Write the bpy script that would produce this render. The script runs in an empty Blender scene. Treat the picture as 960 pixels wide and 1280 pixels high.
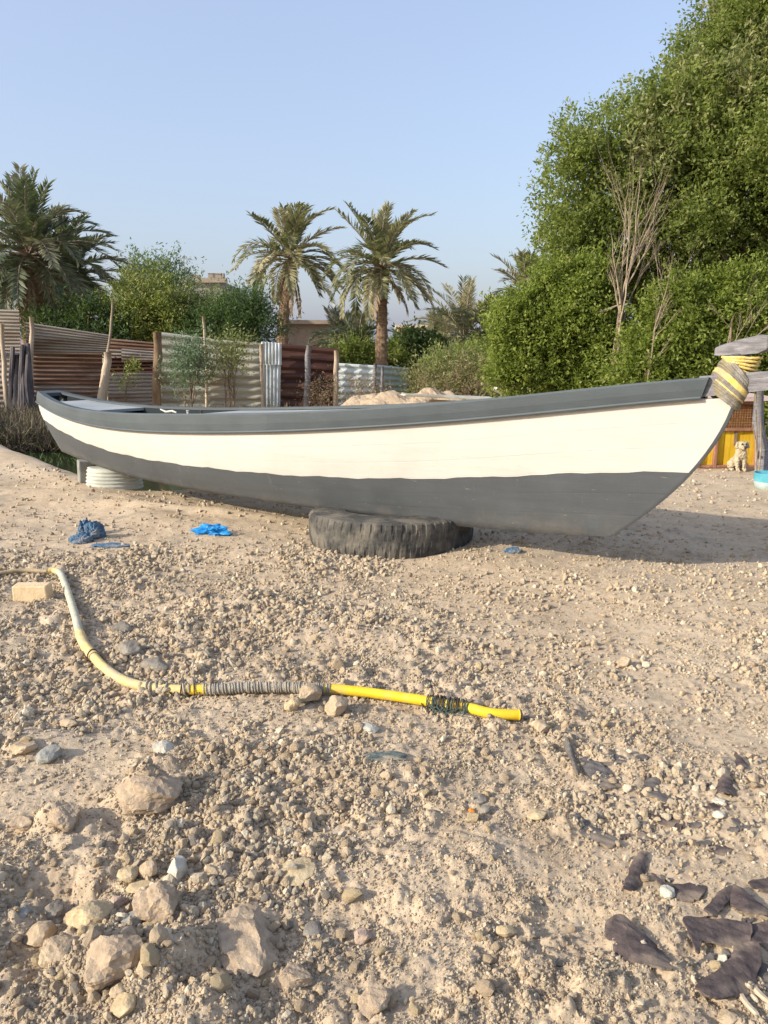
import bpy, math, random
import numpy as np
from mathutils import Vector, Matrix
R = math.radians
random.seed(7); RNG = np.random.default_rng(7)
scene = bpy.context.scene
COL = scene.collection
F = 967.0; CH = 1.45; PITCH = math.atan(200/967); cp, sp = math.cos(PITCH), math.sin(PITCH)

# ------------------------------------------------------------------ geometry of the view (used to read sizes off the place)
def ratio(py):
    v = (py-640)/F
    return (-sp - v*cp)/(cp - v*sp)
def at(px, py, Y):
    v = (py-640)/F; u = (px-480)/F
    dy = cp - v*sp; dz = -sp - v*cp; s = Y/dy
    return Vector((u*s, Y, CH + dz*s))
def gnd(px, py, h=0.0):
    v = (py-640)/F; u = (px-480)/F
    dy = cp - v*sp; dz = -sp - v*cp
    z = h; x = y = 0
    for _ in range(12):
        s = (z-CH)/dz; x, y = u*s, dy*s
        z2 = float(H(np.array([x]), np.array([y]), coarse=True)[0]) + h
        z = .5*z + .5*z2
    return Vector((x, y, z))
def project(p):
    d = p[1]*cp + (CH-p[2])*sp
    up = p[1]*sp + (p[2]-CH)*cp
    return 480+F*p[0]/d, 640-F*up/d

# ------------------------------------------------------------------ numpy noise
def _hash(ix, iy, s):
    n = (ix.astype(np.int64)*374761393 + iy.astype(np.int64)*668265263 + s*974634777) & 0xffffffff
    n = ((n ^ (n >> 13))*1274126177) & 0xffffffff
    n = (n ^ (n >> 16)) & 0xffffffff
    return n/4294967295.0
def vnoise(x, y, s=0):
    ix, iy = np.floor(x), np.floor(y); fx, fy = x-ix, y-iy
    a = fx*fx*fx*(fx*(fx*6-15)+10); b = fy*fy*fy*(fy*(fy*6-15)+10)
    def g(ox, oy):
        t = _hash(ix+ox, iy+oy, s)*6.2831853
        return np.cos(t)*(fx-ox)+np.sin(t)*(fy-oy)
    return ((g(0,0)*(1-a)+g(1,0)*a)*(1-b)+(g(0,1)*(1-a)+g(1,1)*a)*b)*1.4
def fbm(x, y, o=4, s=0):
    r = 0; a = 1.0; f = 1.0
    for k in range(o):
        r = r + a*vnoise(x*f+17.3*k, y*f-9.1*k, s+k); a *= .5; f *= 2.03
    return r
def clods(x, y, size, s=0, dens=.7):
    """round crumbs standing on the soil: height field of half buried lumps"""
    X, Y = x/size, y/size; ix, iy = np.floor(X), np.floor(Y); r = np.zeros_like(X)
    for ox in (-1,0,1):
        for oy in (-1,0,1):
            jx, jy = ix+ox, iy+oy
            px = jx+.5+(_hash(jx,jy,s)-.5)*.9; py = jy+.5+(_hash(jx,jy,s+1)-.5)*.9
            k = _hash(jx,jy,s+2); rad = .25+.45*k; on = _hash(jx,jy,s+3) < dens
            el = .7+.6*_hash(jx,jy,s+4)
            d2 = ((X-px)*el)**2+((Y-py)/el)**2
            h = np.sqrt(np.maximum(0, 1-d2/rad**2))*rad*.55
            r = np.maximum(r, np.where(on, h, 0))
    return r*size
def sst(a, b, x):
    t = np.clip((x-a)/(b-a), 0, 1); return t*t*(3-2*t)
def bump(x, y, cx, cy, rx, ry, rot=0.0, p=2.0):
    c, s = math.cos(rot), math.sin(rot)
    X = ((x-cx)*c+(y-cy)*s)/rx; Y = (-(x-cx)*s+(y-cy)*c)/ry
    d = X*X+Y*Y
    return np.exp(-d**(p/2)*1.2)
def rubble(x, y):
    w1 = 1.0*fbm(x*.75, y*.75, 4, 140); m = np.clip(sst(4.9, 2.6, y+w1) + sst(1.3, -.7, x+.25*(y-4)+w1)*sst(6.6, 4.2, y+w1), 0, 1)
    n = fbm(x*1.3, y*1.3, 3, 40)
    m = np.clip(m*(.75+.9*n), 0.05, 1)
    m = m*(1-.55*bump(x, y, 1.6, 2.6, .9, .5, .3))
    patch = sst(.08, .42, fbm(x*.9+7, y*.9, 4, 160))*.16*sst(9.5, 5.5, y)+.14*sst(.0,.4, fbm(x*3, y*3, 3, 170))
    return np.clip(np.maximum(m, patch), .05, 1)
def H(x, y, coarse=False):
    x = np.asarray(x, float); y = np.asarray(y, float)
    rad = np.hypot(x, y)
    near = sst(14, 7, rad)
    h = .022*fbm(x*.55+3, y*.55, 3, 1)*sst(.5, 3, rad)
    # far ground rises to the left behind the ditch
    h = h + .32*sst(14.5, 19, y)*sst(-4.5, -8, x)
    # ditch beyond the stern
    d = (x+3.62)*.785+(y-8.98)*.62; s = -(x+3.62)*.62+(y-8.98)*.785
    prof = sst(0, 1.1, d)*(1-sst(3.0, 5.6, d))
    h = h - .75*prof*sst(-1.6, .3, s)*sst(30, 12, s)
    h = h + .04*bump(d, s, -.15, 0, .3, 6)
    if True:
        rb = rubble(x, y)
        h = h + near*rb*.020*fbm(x*2.2, y*2.2, 3, 9)
        # individual humps of broken clay in the foreground
        for cx, cy, rx, ry, a, ro in HUMPS:
            h = h + a*bump(x, y, cx, cy, rx, ry, ro, 2.6)
    if coarse: return h
    f = near*rb
    h = h + f*(.85*clods(x, y, .085, 11, .36) + 1.05*clods(x+fbm(x*9,y*9,2,77)*.01, y, .042, 21, .55))
    h = h + near*(.25+.75*rb)*(.9*clods(x, y, .021, 31, .6)*sst(6, 3, rad) + .0055*fbm(x*11, y*11, 3, 51))
    h = h + near*.003*fbm(x*40, y*40, 2, 61)*sst(5, 2.5, rad)
    # soft wheel-worn streaks across the packed part
    h = h + near*(1-rb)*.010*fbm(x*2.3, y*2.9, 5, 71)+near*(1-rb)*.004*np.abs(fbm(x*7, y*9, 3, 72))
    return h
def flat(px, py):
    r = ratio(py); Y = -CH/r; v = (py-640)/F
    return (px-480)/F*Y/(cp-v*sp), Y
HUMPS = []
for px, py, rx, ry, a, ro in [
    (178, 1000, .10, .07, .075, .2), (70, 1030, .07, .055, .05, .3), (215, 1215, .13, .06, .06, .9), (135, 1195, .09, .09, .045, .2),
    (250, 1280, .12, .1, .04, 0), (300, 850, .5, .18, .035, .2), (420, 800, .55, .12, .05, -.2), (330, 760, .5, .14, .04, -.3),
    (600, 800, .4, .10, .03, -.1), (40, 930, .2, .1, .03, 0), (30, 620, 1.0, .25, .06, -.2), (250, 640, .9, .12, .05, -.3),
    (570, 1080, .25, .12, .02, .4), (700, 1160, .22, .12, -.02, .5), (20, 1180, .14, .14, -.045, 0), (60, 1110, .16, .1, -.04, 0),
    (430, 1150, .2, .12, -.02, 0), (150, 770, .5, .2, -.03, 0), (250, 965, .08, .06, -.02, 0), (960, 1000, .5, .3, .03, .2)]:
    x_, y_ = flat(px, py); HUMPS.append((x_, y_, rx, ry, a*(1.45 if py > 900 else 1), ro))

# ------------------------------------------------------------------ materials
MATS = {}
def nodes_of(name):
    m = bpy.data.materials.new(name); m.use_nodes = True
    nt = m.node_tree; nt.nodes.clear()
    out = nt.nodes.new('ShaderNodeOutputMaterial'); b = nt.nodes.new('ShaderNodeBsdfPrincipled')
    nt.links.new(b.outputs[0], out.inputs[0])
    MATS[name] = m
    return m, nt, b, out
def ramp(nt, fac, stops):
    r = nt.nodes.new('ShaderNodeValToRGB')
    while len(r.color_ramp.elements) < len(stops): r.color_ramp.elements.new(.5)
    for e, (p, c) in zip(r.color_ramp.elements, stops):
        e.position = p; e.color = (*c, 1)
    nt.links.new(fac, r.inputs[0]); return r.outputs[0]
def noise(nt, scale, detail=5, rough=.6, vec=None, typ='ShaderNodeTexNoise'):
    n = nt.nodes.new(typ); n.inputs['Scale'].default_value = scale
    if 'Detail' in n.inputs: n.inputs['Detail'].default_value = detail
    if 'Roughness' in n.inputs: n.inputs['Roughness'].default_value = rough
    if vec is not None: nt.links.new(vec, n.inputs['Vector'])
    return n.outputs[0]
def coords(nt, kind='Object', scale=(1,1,1)):
    t = nt.nodes.new('ShaderNodeTexCoord'); mp = nt.nodes.new('ShaderNodeMapping')
    mp.inputs['Scale'].default_value = scale
    nt.links.new(t.outputs[kind], mp.inputs[0]); return mp.outputs[0]
def mixc(nt, fac, a, b, mode='MIX'):
    m = nt.nodes.new('ShaderNodeMix'); m.data_type = 'RGBA'; m.blend_type = mode
    def put(i, v):
        if hasattr(v, 'is_output'): nt.links.new(v, m.inputs[i])
        elif isinstance(v, (int, float)): m.inputs[i].default_value = v
        else: m.inputs[i].default_value = (*v, 1)
    put(0, fac); put(6, a); put(7, b); return m.outputs[2]
def bumpn(nt, b, hgt, strength=.4, dist=.01):
    n = nt.nodes.new('ShaderNodeBump'); n.inputs['Strength'].default_value = strength; n.inputs['Distance'].default_value = dist
    nt.links.new(hgt, n.inputs['Height']); nt.links.new(n.outputs[0], b.inputs['Normal'])
def mat_basic(name, c1, c2, scale=6, rough=.8, vec_scale=(1,1,1), bump_s=.3, bump_d=.01, kind='Object', c3=None, spec=.3, detail=6, pos=(.35,.65), metallic=0):
    m, nt, b, out = nodes_of(name)
    v = coords(nt, kind, vec_scale)
    n = noise(nt, scale, detail, .65, v)
    col = ramp(nt, n, [(pos[0], c1), (pos[1], c2)])
    if c3:
        n2 = noise(nt, scale*.27, 4, .6, v); col = mixc(nt, ramp(nt, n2, [(.48, (0,0,0)), (.62, (1,1,1))]), col, c3)
    nt.links.new(col, b.inputs['Base Color']); b.inputs['Roughness'].default_value = rough
    b.inputs['Specular IOR Level'].default_value = spec; b.inputs['Metallic'].default_value = metallic
    if bump_s: bumpn(nt, b, noise(nt, scale*3, 6, .7, v), bump_s, bump_d)
    return m
def srgb(r, g, b):
    return tuple(((c/255+.055)/1.055)**2.4 if c > 10 else c/255/12.92 for c in (r, g, b))

# soil
def soil_material(name, inst=False):
    m, nt, b, out = nodes_of(name)
    g = nt.nodes.new('ShaderNodeNewGeometry'); P = g.outputs['Position']
    n1 = noise(nt, .9, 5, .6, P); n2 = noise(nt, 7, 6, .65, P); n3 = noise(nt, 60, 4, .7, P)
    base = ramp(nt, n1, [(.34, (.35,.265,.175)), (.5, (.46,.355,.24)), (.66, (.53,.42,.295))])
    col = mixc(nt, ramp(nt, n2, [(.38, (.0,.0,.0)), (.62, (.75,.75,.75))]), base, (.54,.435,.305))
    col = mixc(nt, ramp(nt, n3, [(.35, (.55,.55,.55)), (.5, (0,0,0))]), col, (.25,.185,.13))
    stain = noise(nt, 2.3, 4, .7, P)
    col = mixc(nt, ramp(nt, stain, [(.56, (0,0,0)), (.68, (.75,.75,.75))]), col, (.28,.235,.175))
    if inst:
        oi = nt.nodes.new('ShaderNodeObjectInfo')
        tint = ramp(nt, oi.outputs['Random'], [(0, (.21,.16,.11)), (.25, (.36,.28,.185)), (.5, (.46,.365,.24)), (.7, (.34,.29,.215)), (.84, (.23,.21,.17)), (.95, (.58,.52,.39))])
        col = mixc(nt, .65, col, tint)
    nt.links.new(col, b.inputs['Base Color']); b.inputs['Roughness'].default_value = .95; b.inputs['Specular IOR Level'].default_value = .15
    h = nt.nodes.new('ShaderNodeMath'); h.operation = 'ADD'
    nt.links.new(noise(nt, 130, 5, .75, P), h.inputs[0]); nt.links.new(noise(nt, 35, 5, .7, P), h.inputs[1])
    bumpn(nt, b, h.outputs[0], .7, .006)
    return m
soil = soil_material('soil'); pebble_m = soil_material('pebble', True)
def stone_mat(name, c1, c2, sc=14):
    return mat_basic(name, c1, c2, sc, .93, bump_s=.7, bump_d=.008, spec=.15)
ST = {'tan': stone_mat('stone_tan', (.33,.25,.16), (.50,.39,.265)), 'white': stone_mat('stone_white', (.43,.40,.32), (.57,.53,.43)),
      'grey': stone_mat('stone_grey', (.20,.17,.135), (.31,.275,.22)), 'blue': stone_mat('stone_blue', (.22,.215,.19), (.35,.345,.305)),
      'yellow': stone_mat('stone_yellow', (.38,.29,.165), (.54,.43,.27)), 'pink': stone_mat('stone_pink', (.36,.26,.20), (.46,.35,.265)),
      'clod': stone_mat('stone_clod', (.32,.24,.165), (.46,.36,.25), 30), 'orange': stone_mat('stone_orange', (.55,.17,.03), (.65,.23,.05))}

def paint(name, c1, c2, rough=.5, wear=None, hull=False):
    m, nt, b, out = nodes_of(name)
    v = coords(nt, 'Object', (1,1,1)); vs = coords(nt, 'Object', (.6,.6,9)); vl = coords(nt, 'Object', (.35,.35,3))
    n = noise(nt, 3, 6, .65, v); col = ramp(nt, n, [(.35, c1), (.65, c2)])
    st = noise(nt, 2.5, 5, .7, vs)
    col = mixc(nt, ramp(nt, st, [(.5, (0,0,0)), (.75, (.35,.35,.35))]), col, tuple(x*.86 for x in c1))
    if wear:
        w = noise(nt, 11, 8, .75, v)
        col = mixc(nt, ramp(nt, w, [(.66, (0,0,0)), (.72, (.7,.7,.7))]), col, wear)
    nt.links.new(col, b.inputs['Base Color'])
    rr = ramp(nt, n, [(.3, (rough-.08,)*3), (.7, (rough+.1,)*3)]); nt.links.new(rr, b.inputs['Roughness'])
    b.inputs['Specular IOR Level'].default_value = .35
    h = nt.nodes.new('ShaderNodeMath'); h.operation = 'ADD'
    nt.links.new(noise(nt, 2.2, 3, .5, vl), h.inputs[0])
    k = nt.nodes.new('ShaderNodeMath'); k.operation = 'MULTIPLY'; k.inputs[1].default_value = .18
    nt.links.new(noise(nt, 25, 6, .6, vs), k.inputs[0]); nt.links.new(k.outputs[0], h.inputs[1])
    if hull:
        a = nt.nodes.new('ShaderNodeAttribute'); a.attribute_name = 'strake'
        wv = nt.nodes.new('ShaderNodeMath'); wv.operation = 'MULTIPLY'; wv.inputs[1].default_value = 6.0; nt.links.new(a.outputs['Fac'], wv.inputs[0])
        wob = nt.nodes.new('ShaderNodeMath'); wob.operation = 'MULTIPLY_ADD'; wob.inputs[1].default_value = .10; nt.links.new(noise(nt, 1.5, 3, .5, v), wob.inputs[0]); nt.links.new(wv.outputs[0], wob.inputs[2])
        fr = nt.nodes.new('ShaderNodeMath'); fr.operation = 'PINGPONG'; fr.inputs[1].default_value = .5; nt.links.new(wob.outputs[0], fr.inputs[0])
        seam = ramp(nt, fr.outputs[0], [(0, (0,0,0)), (.045, (1,1,1))])
        brk = ramp(nt, noise(nt, 3.5, 5, .7, v), [(.40, (1,1,1)), (.62, (.15,.15,.15))])       # seams filled with paint in places
        sm = mixc(nt, brk, (1,1,1), seam)
        add = nt.nodes.new('ShaderNodeMath'); add.operation = 'MULTIPLY_ADD'; add.inputs[1].default_value = .13; nt.links.new(sm, add.inputs[0]); nt.links.new(h.outputs[0], add.inputs[2]); h = add
        dust = nt.nodes.new('ShaderNodeMath'); dust.operation = 'MULTIPLY'
        nt.links.new(ramp(nt, a.outputs['Fac'], [(.80, (0,0,0)), (1.0, (.28,.28,.28))]), dust.inputs[0]); nt.links.new(ramp(nt, noise(nt, 4, 8, .75, v), [(.44, (0,0,0)), (.66, (1,1,1))]), dust.inputs[1])
        c0 = b.inputs['Base Color'].links[0].from_socket
        scr = ramp(nt, noise(nt, 60, 3, .5, coords(nt, 'Object', (.25,.25,1.6))), [(.70, (0,0,0)), (.74, (.35,.35,.35))])
        c0 = mixc(nt, scr, c0, (.33,.29,.24))
        drip = ramp(nt, noise(nt, 2.2, 7, .75, coords(nt, 'Object', (4.5,4.5,.5))), [(.60, (0,0,0)), (.74, (.16,.16,.16))])
        c0 = mixc(nt, drip, c0, (.34,.29,.23)); seamc = mixc(nt, 1.0, sm, (.30,.30,.30), 'LIGHTEN'); c0 = mixc(nt, .10, c0, seamc, 'MULTIPLY')
        nt.links.new(mixc(nt, dust.outputs[0], c0, (.27,.22,.16)), b.inputs['Base Color'])
    bumpn(nt, b, h.outputs[0], .5, .012)
    return m
grey_paint = paint('grey_paint', (.063,.069,.074), (.076,.083,.089), .65, (.10,.108,.115), True)
rail_paint = paint('rail_paint', (.063,.076,.083), (.078,.094,.101), .58, (.125,.138,.145))
deck_paint = paint('deck_paint', (.30,.32,.32), (.38,.39,.38), .55, (.45,.45,.42))
white_paint = paint('white_paint', (.50,.47,.425), (.54,.51,.46), .62, None, True)
white_hull = white_paint
inner_shade_paint = paint('inner_shade_paint', (.010,.015,.018), (.018,.024,.028), .9)  # near-black colour puts the deep interior's shade into the planking
weather_wood = mat_basic('weathered_grey_wood', (.13,.125,.13), (.25,.24,.25), 9, .85, (1,1,5), .5)
rubber = mat_basic('dusty_rubber', (.035,.035,.034), (.085,.082,.074), 14, .95, c3=(.15,.135,.11), bump_s=.8, bump_d=.01)
rope_y = mat_basic('yellow_rope', (.62,.42,.08), (.85,.68,.25), 30, .8, bump_s=.8, c3=(.45,.36,.2))
rope_g = mat_basic('grey_rope', (.13,.12,.11), (.33,.30,.25), 30, .9, bump_s=.8, c3=(.24,.2,.12))
pipe_y = mat_basic('yellow_pipe', (.72,.46,.012), (.78,.53,.03), 22, .5, bump_s=.2, spec=.4, c3=(.58,.42,.13))
pipe_py = mat_basic('faded_yellow_pipe', (.58,.43,.15), (.66,.52,.23), 26, .7, bump_s=.3, c3=(.47,.37,.23))
pipe_g = mat_basic('pale_green_pipe', (.37,.37,.28), (.46,.45,.34), 26, .6, bump_s=.2, c3=(.55,.48,.36))
pipe_b = mat_basic('brown_pipe', (.28,.21,.13), (.42,.33,.2), 12, .8, bump_s=.3)
tape = mat_basic('grey_tape', (.26,.235,.185), (.40,.36,.29), 18, .9, bump_s=.8, c3=(.44,.36,.26))
tie_m = mat_basic('teal_string', (.05,.085,.08), (.13,.18,.155), 30, .9, bump_s=.6)
dark_m = mat_basic('dark_hole', (.05,.035,.03), (.09,.06,.05), 10, .9)
shard_m = mat_basic('purple_brown_shard', (.055,.042,.040), (.11,.083,.076), 30, .8, c3=(.19,.15,.115), bump_s=.6, bump_d=.006)
shard_g = mat_basic('grey_shard', (.085,.075,.07), (.15,.135,.12), 18, .8, c3=(.22,.175,.13), bump_s=.6, bump_d=.006)
cloth_d = mat_basic('denim_cloth', (.04,.09,.16), (.10,.19,.29), 25, .9, c3=(.2,.22,.24), bump_s=.8)
plastic_b = mat_basic('blue_plastic', (.01,.16,.46), (.03,.32,.68), 20, .4, bump_s=.5)
brick_m = mat_basic('yellow_brick', (.62,.46,.27), (.74,.58,.36), 20, .95, bump_s=.6)
ridge_m = mat_basic('ribbed_white', (.36,.37,.32), (.50,.50,.43), 6, .8, c3=(.32,.29,.22))  # drum's white darkened to paint in the shade under the stern
conc = mat_basic('old_concrete', (.17,.17,.155), (.27,.265,.24), 8, .95, bump_s=.6)
wood_l = mat_basic('sun_bleached_wood', (.35,.27,.19), (.55,.45,.33), 10, .85, (1,1,.25), .5)
wood_d = mat_basic('old_brown_wood', (.13,.085,.05), (.30,.20,.12), 8, .9, (1,1,.3), .6)
bark = mat_basic('bark', (.11,.08,.055), (.24,.18,.125), 12, .95, (1,1,.4), .8)
palm_bark = mat_basic('palm_bark', (.17,.11,.07), (.37,.25,.16), 9, .95, (1,1,2.2), 1.0, .05)
deadwood = mat_basic('dead_wood', (.21,.16,.115), (.36,.29,.215), 12, .9, bump_s=.4)
def sheet_mat(name, c1, c2, c3, hs=(.5,.5,5), rough=.6, metallic=.1, pos=(.35,.65)):
    return mat_basic(name, c1, c2, 2.2, rough, hs, .2, .01, c3=c3, detail=9, metallic=metallic, pos=pos)
sh_beige = sheet_mat('weathered_beige_sheet', (.29,.25,.20), (.46,.405,.33), (.22,.15,.10))
sh_rust = sheet_mat('rusty_sheet', (.14,.075,.05), (.28,.165,.105), (.36,.30,.25), pos=(.3,.7))
sh_drust = sheet_mat('dark_rust_sheet', (.035,.016,.014), (.085,.034,.025), (.12,.06,.04))
sh_grey = sheet_mat('grey_ribbed_sheet', (.35,.345,.29), (.50,.48,.40), (.25,.20,.14))
sh_pink = sheet_mat('pinkish_grey_sheet', (.29,.25,.22), (.41,.365,.32), (.23,.16,.115))
sh_galv = sheet_mat('galvanised_sheet', (.50,.55,.56), (.70,.74,.74), (.42,.44,.42), (4,4,.5), .4, .35)
sh_blue = sheet_mat('pale_blue_sheet', (.42,.47,.47), (.55,.60,.59), (.36,.40,.38))
yellow_door = mat_basic('yellow_door', (.56,.33,.015), (.68,.46,.03), 9, .7, (1,1,.4), .3, c3=(.42,.26,.08))
mesh_m = mat_basic('rusty_mesh', (.20,.09,.04), (.36,.2,.1), 20, .8)
redwood = mat_basic('reddish_frame_wood', (.20,.085,.055), (.38,.2,.14), 10, .8, (1,1,.3))
fur = mat_basic('cream_fur', (.44,.35,.225), (.62,.52,.36), 25, .95, bump_s=1.0, bump_d=.02)
black = mat_basic('black_nose', (.01,.01,.01), (.03,.03,.03), 5, .4)
wall_b = mat_basic('brown_block_wall', (.17,.135,.105), (.24,.195,.155), 3, .95, bump_s=.4)
wall_y = mat_basic('beige_wall', (.60,.47,.31), (.72,.58,.40), 4, .9)
red_m = mat_basic('red_window', (.32,.06,.04), (.42,.1,.07), 4, .6)
cyan_p = mat_basic('cyan_plastic', (.05,.27,.35), (.13,.40,.47), 8, .5, bump_s=.1)
pale_p = mat_basic('pale_plastic', (.25,.32,.31), (.36,.42,.39), 8, .6, bump_s=.1)
metal_g = mat_basic('grey_metal', (.25,.25,.25), (.35,.35,.35), 8, .5)
def water_mat():
    m, nt, b, out = nodes_of('ditch_water')
    b.inputs['Base Color'].default_value = (.014,.025,.008,1); b.inputs['Roughness'].default_value = .12
    bumpn(nt, b, noise(nt, 6, 4, .5), .15, .02); return m
water_m = water_mat()
def leaf_mat(name, cols, trans=.35, rough=.55):
    m, nt, b, out = nodes_of(name)
    a = nt.nodes.new('ShaderNodeAttribute'); a.attribute_name = 'tint'
    col = ramp(nt, a.outputs['Fac'], [(i/(len(cols)-1), c) for i, c in enumerate(cols)])
    nt.links.new(col, b.inputs['Base Color']); b.inputs['Roughness'].default_value = rough; b.inputs['Specular IOR Level'].default_value = .35
    t = nt.nodes.new('ShaderNodeBsdfTranslucent'); nt.links.new(mixc(nt, .5, col, (.16,.22,.02), 'ADD'), t.inputs[0])
    mx = nt.nodes.new('ShaderNodeMixShader'); mx.inputs[0].default_value = trans
    nt.links.new(b.outputs[0], mx.inputs[1]); nt.links.new(t.outputs[0], mx.inputs[2]); nt.links.new(mx.outputs[0], out.inputs[0])
    return m
lf_main = leaf_mat('leaf_broad_green', [(.075,.10,.026), (.15,.19,.042), (.235,.275,.07), (.36,.36,.14)], .5)
lf_olive = leaf_mat('leaf_olive', [(.09,.115,.04), (.17,.195,.065), (.27,.28,.11), (.37,.34,.19)])
lf_hedge = leaf_mat('leaf_bright_hedge', [(.075,.105,.022), (.155,.205,.035), (.245,.30,.06), (.37,.39,.13)], .5)
lf_blue = leaf_mat('leaf_bluish', [(.09,.14,.09), (.14,.20,.12), (.20,.26,.17)])
lf_dark = leaf_mat('leaf_dark', [(.03,.06,.022), (.055,.10,.032), (.09,.14,.05)])
lf_yell = leaf_mat('leaf_yellow_green', [(.10,.14,.025), (.18,.22,.04), (.28,.30,.08), (.34,.30,.13)])
lf_dry = leaf_mat('leaf_dry', [(.15,.10,.06), (.25,.17,.10), (.36,.27,.17), (.20,.20,.09)], .2)
lf_palm = leaf_mat('leaf_palm', [(.06,.08,.05), (.115,.135,.08), (.19,.20,.125), (.33,.30,.19)], .25, .45)
lf_palmy = leaf_mat('leaf_palm_yellowed', [(.09,.105,.05), (.19,.19,.095), (.34,.31,.17), (.50,.44,.27)], .3, .45)
lf_palmdry = leaf_mat('leaf_palm_dry', [(.20,.14,.09), (.34,.25,.17), (.44,.34,.24)], .2, .7)
straw_m = leaf_mat('straw', [(.22,.16,.1), (.40,.31,.2), (.55,.46,.32)], .15, .8)
brush_m = leaf_mat('dry_brush', [(.07,.052,.045), (.13,.095,.075), (.19,.15,.11), (.10,.11,.05)], .1, .9)

# ------------------------------------------------------------------ mesh helpers
class MB:
    def __init__(self): self.v = []; self.f = []; self.m = []
    def add(self, vs, fs, mi=0):
        o = len(self.v); self.v.extend([tuple(p) for p in vs]); self.f.extend([tuple(i+o for i in f) for f in fs]); self.m.extend([mi]*len(fs))
    def box(self, c, s, rot=None, mi=0, taper=1.0, jit=0):
        hx, hy, hz = s[0]/2, s[1]/2, s[2]/2
        vs = []
        for z in (-1, 1):
            k = taper if z > 0 else 1
            for x, y in ((-1,-1),(1,-1),(1,1),(-1,1)):
                p = Vector((x*hx*k, y*hy*k, z*hz)) + Vector([random.uniform(-jit, jit) for _ in range(3)])
                if rot is not None: p = rot @ p
                vs.append(p+Vector(c))
        self.add(vs, [(3,2,1,0),(4,5,6,7),(0,1,5,4),(1,2,6,5),(2,3,7,6),(3,0,4,7)], mi)
    def tube(self, pts, rad, n=8, mi=0, cap=True, closed=False, wob=0):
        pts = [Vector(p) for p in pts]; N = len(pts)
        if not hasattr(rad, '__len__'): rad = [rad]*N
        vs = []; up = Vector((0,0,1)); prev = None
        for i, p in enumerate(pts):
            a = pts[(i-1) % N] if (i > 0 or closed) else p; b = pts[(i+1) % N] if (i < N-1 or closed) else p
            t = (b-a).normalized() if (b-a).length > 1e-9 else Vector((0,0,1))
            if prev is None:
                x = t.cross(up if abs(t.z) < .95 else Vector((1,0,0))).normalized()
            else:
                x = (prev - t*prev.dot(t)).normalized()
            prev = x; y = t.cross(x)
            for k in range(n):
                an = 2*math.pi*k/n; r = rad[i]*(1+random.uniform(-wob, wob))
                vs.append(p + x*math.cos(an)*r + y*math.sin(an)*r)
        fs = []
        for i in range(N if closed else N-1):
            j = (i+1) % N
            for k in range(n):
                k2 = (k+1) % n; fs.append((i*n+k, j*n+k, j*n+k2, i*n+k2)[::-1])
        if cap and not closed:
            fs.append(tuple(range(n))); fs.append(tuple((N-1)*n+k for k in range(n))[::-1])
        self.add(vs, fs, mi)
    def grid(self, P, mi=0, flip=False):
        a, b = len(P), len(P[0]); vs = [p for r in P for p in r]; fs = []
        for i in range(a-1):
            for j in range(b-1):
                q = (i*b+j, i*b+j+1, (i+1)*b+j+1, (i+1)*b+j); fs.append(q[::-1] if flip else q)
        self.add(vs, fs, mi)
    def build(self, name, mats, parent=None, smooth=False, bevel=0, loc=None):
        me = bpy.data.meshes.new(name); off = Vector(loc) if loc is not None else Vector((0,0,0))
        me.from_pydata([tuple(Vector(p)-off) for p in self.v], [], self.f)
        for m in (mats if isinstance(mats, (list, tuple)) else [mats]): me.materials.append(m)
        me.polygons.foreach_set('material_index', self.m)
        me.polygons.foreach_set('use_smooth', [smooth]*len(self.f)); me.update()
        o = bpy.data.objects.new(name, me); COL.objects.link(o)
        if loc is not None: o.location = off
        if parent is not None: o.parent = parent
        if bevel:
            b = o.modifiers.new('bevel', 'BEVEL'); b.width = bevel; b.segments = 2; b.limit_method = 'ANGLE'
        return o
def empty(name, loc=(0,0,0)):
    o = bpy.data.objects.new(name, None); COL.objects.link(o); o.location = loc; o.empty_display_size = .2; return o
def tag(o, label=None, cat=None, group=None, kind=None):
    if label: o['label'] = label
    if cat: o['category'] = cat
    if group: o['group'] = group
    if kind: o['kind'] = kind
    return o
def keep(o, parent):
    """parent without moving (children are built in world coordinates)"""
    o.parent = parent; o.location = o.location - parent.location
    return o
def part(mb, name, mats, root, **k):
    o = mb.build(name, mats, None, **k)
    o.parent = root; base = Vector((0,0,0)); r = root
    while r is not None: base += r.location; r = r.parent
    o.location = o.location - base
    return o
def quads_mesh(name, V, tint, mat, nv=4, parent=None, faces=None):
    """V: (n, nv, 3) array of leaf polygons"""
    n = V.shape[0]; me = bpy.data.meshes.new(name)
    if faces is None: faces = np.arange(nv)[None, :]
    k, w = faces.shape
    me.vertices.add(n*nv); me.vertices.foreach_set('co', V.reshape(-1).astype(np.float32))
    idx = (np.arange(n)[:, None, None]*nv + faces[None]).reshape(-1)
    me.loops.add(len(idx)); me.loops.foreach_set('vertex_index', idx.astype(np.int32))
    me.polygons.add(n*k); me.polygons.foreach_set('loop_start', (np.arange(n*k)*w).astype(np.int32))
    a = me.attributes.new('tint', 'FLOAT', 'POINT'); a.data.foreach_set('value', np.repeat(tint, nv).astype(np.float32))
    me.materials.append(mat); me.update(); me.validate()
    o = bpy.data.objects.new(name, me); COL.objects.link(o)
    if parent is not None:
        o.parent = parent; o.location = -parent.location
    return o
def unit(a): return a/np.maximum(np.linalg.norm(a, axis=-1, keepdims=True), 1e-9)
def leaf_quads(C, D, N, L, W, fold=.25):
    """rhomb-like bent leaf: 4 points base, side, tip, side"""
    S = unit(np.cross(D, N)); U = np.cross(S, D)
    L = L[:, None]; W = W[:, None]
    return np.stack([C, C+D*L*.45+S*W*.5+U*W*fold, C+D*L, C+D*L*.45-S*W*.5+U*W*fold], 1)
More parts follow.
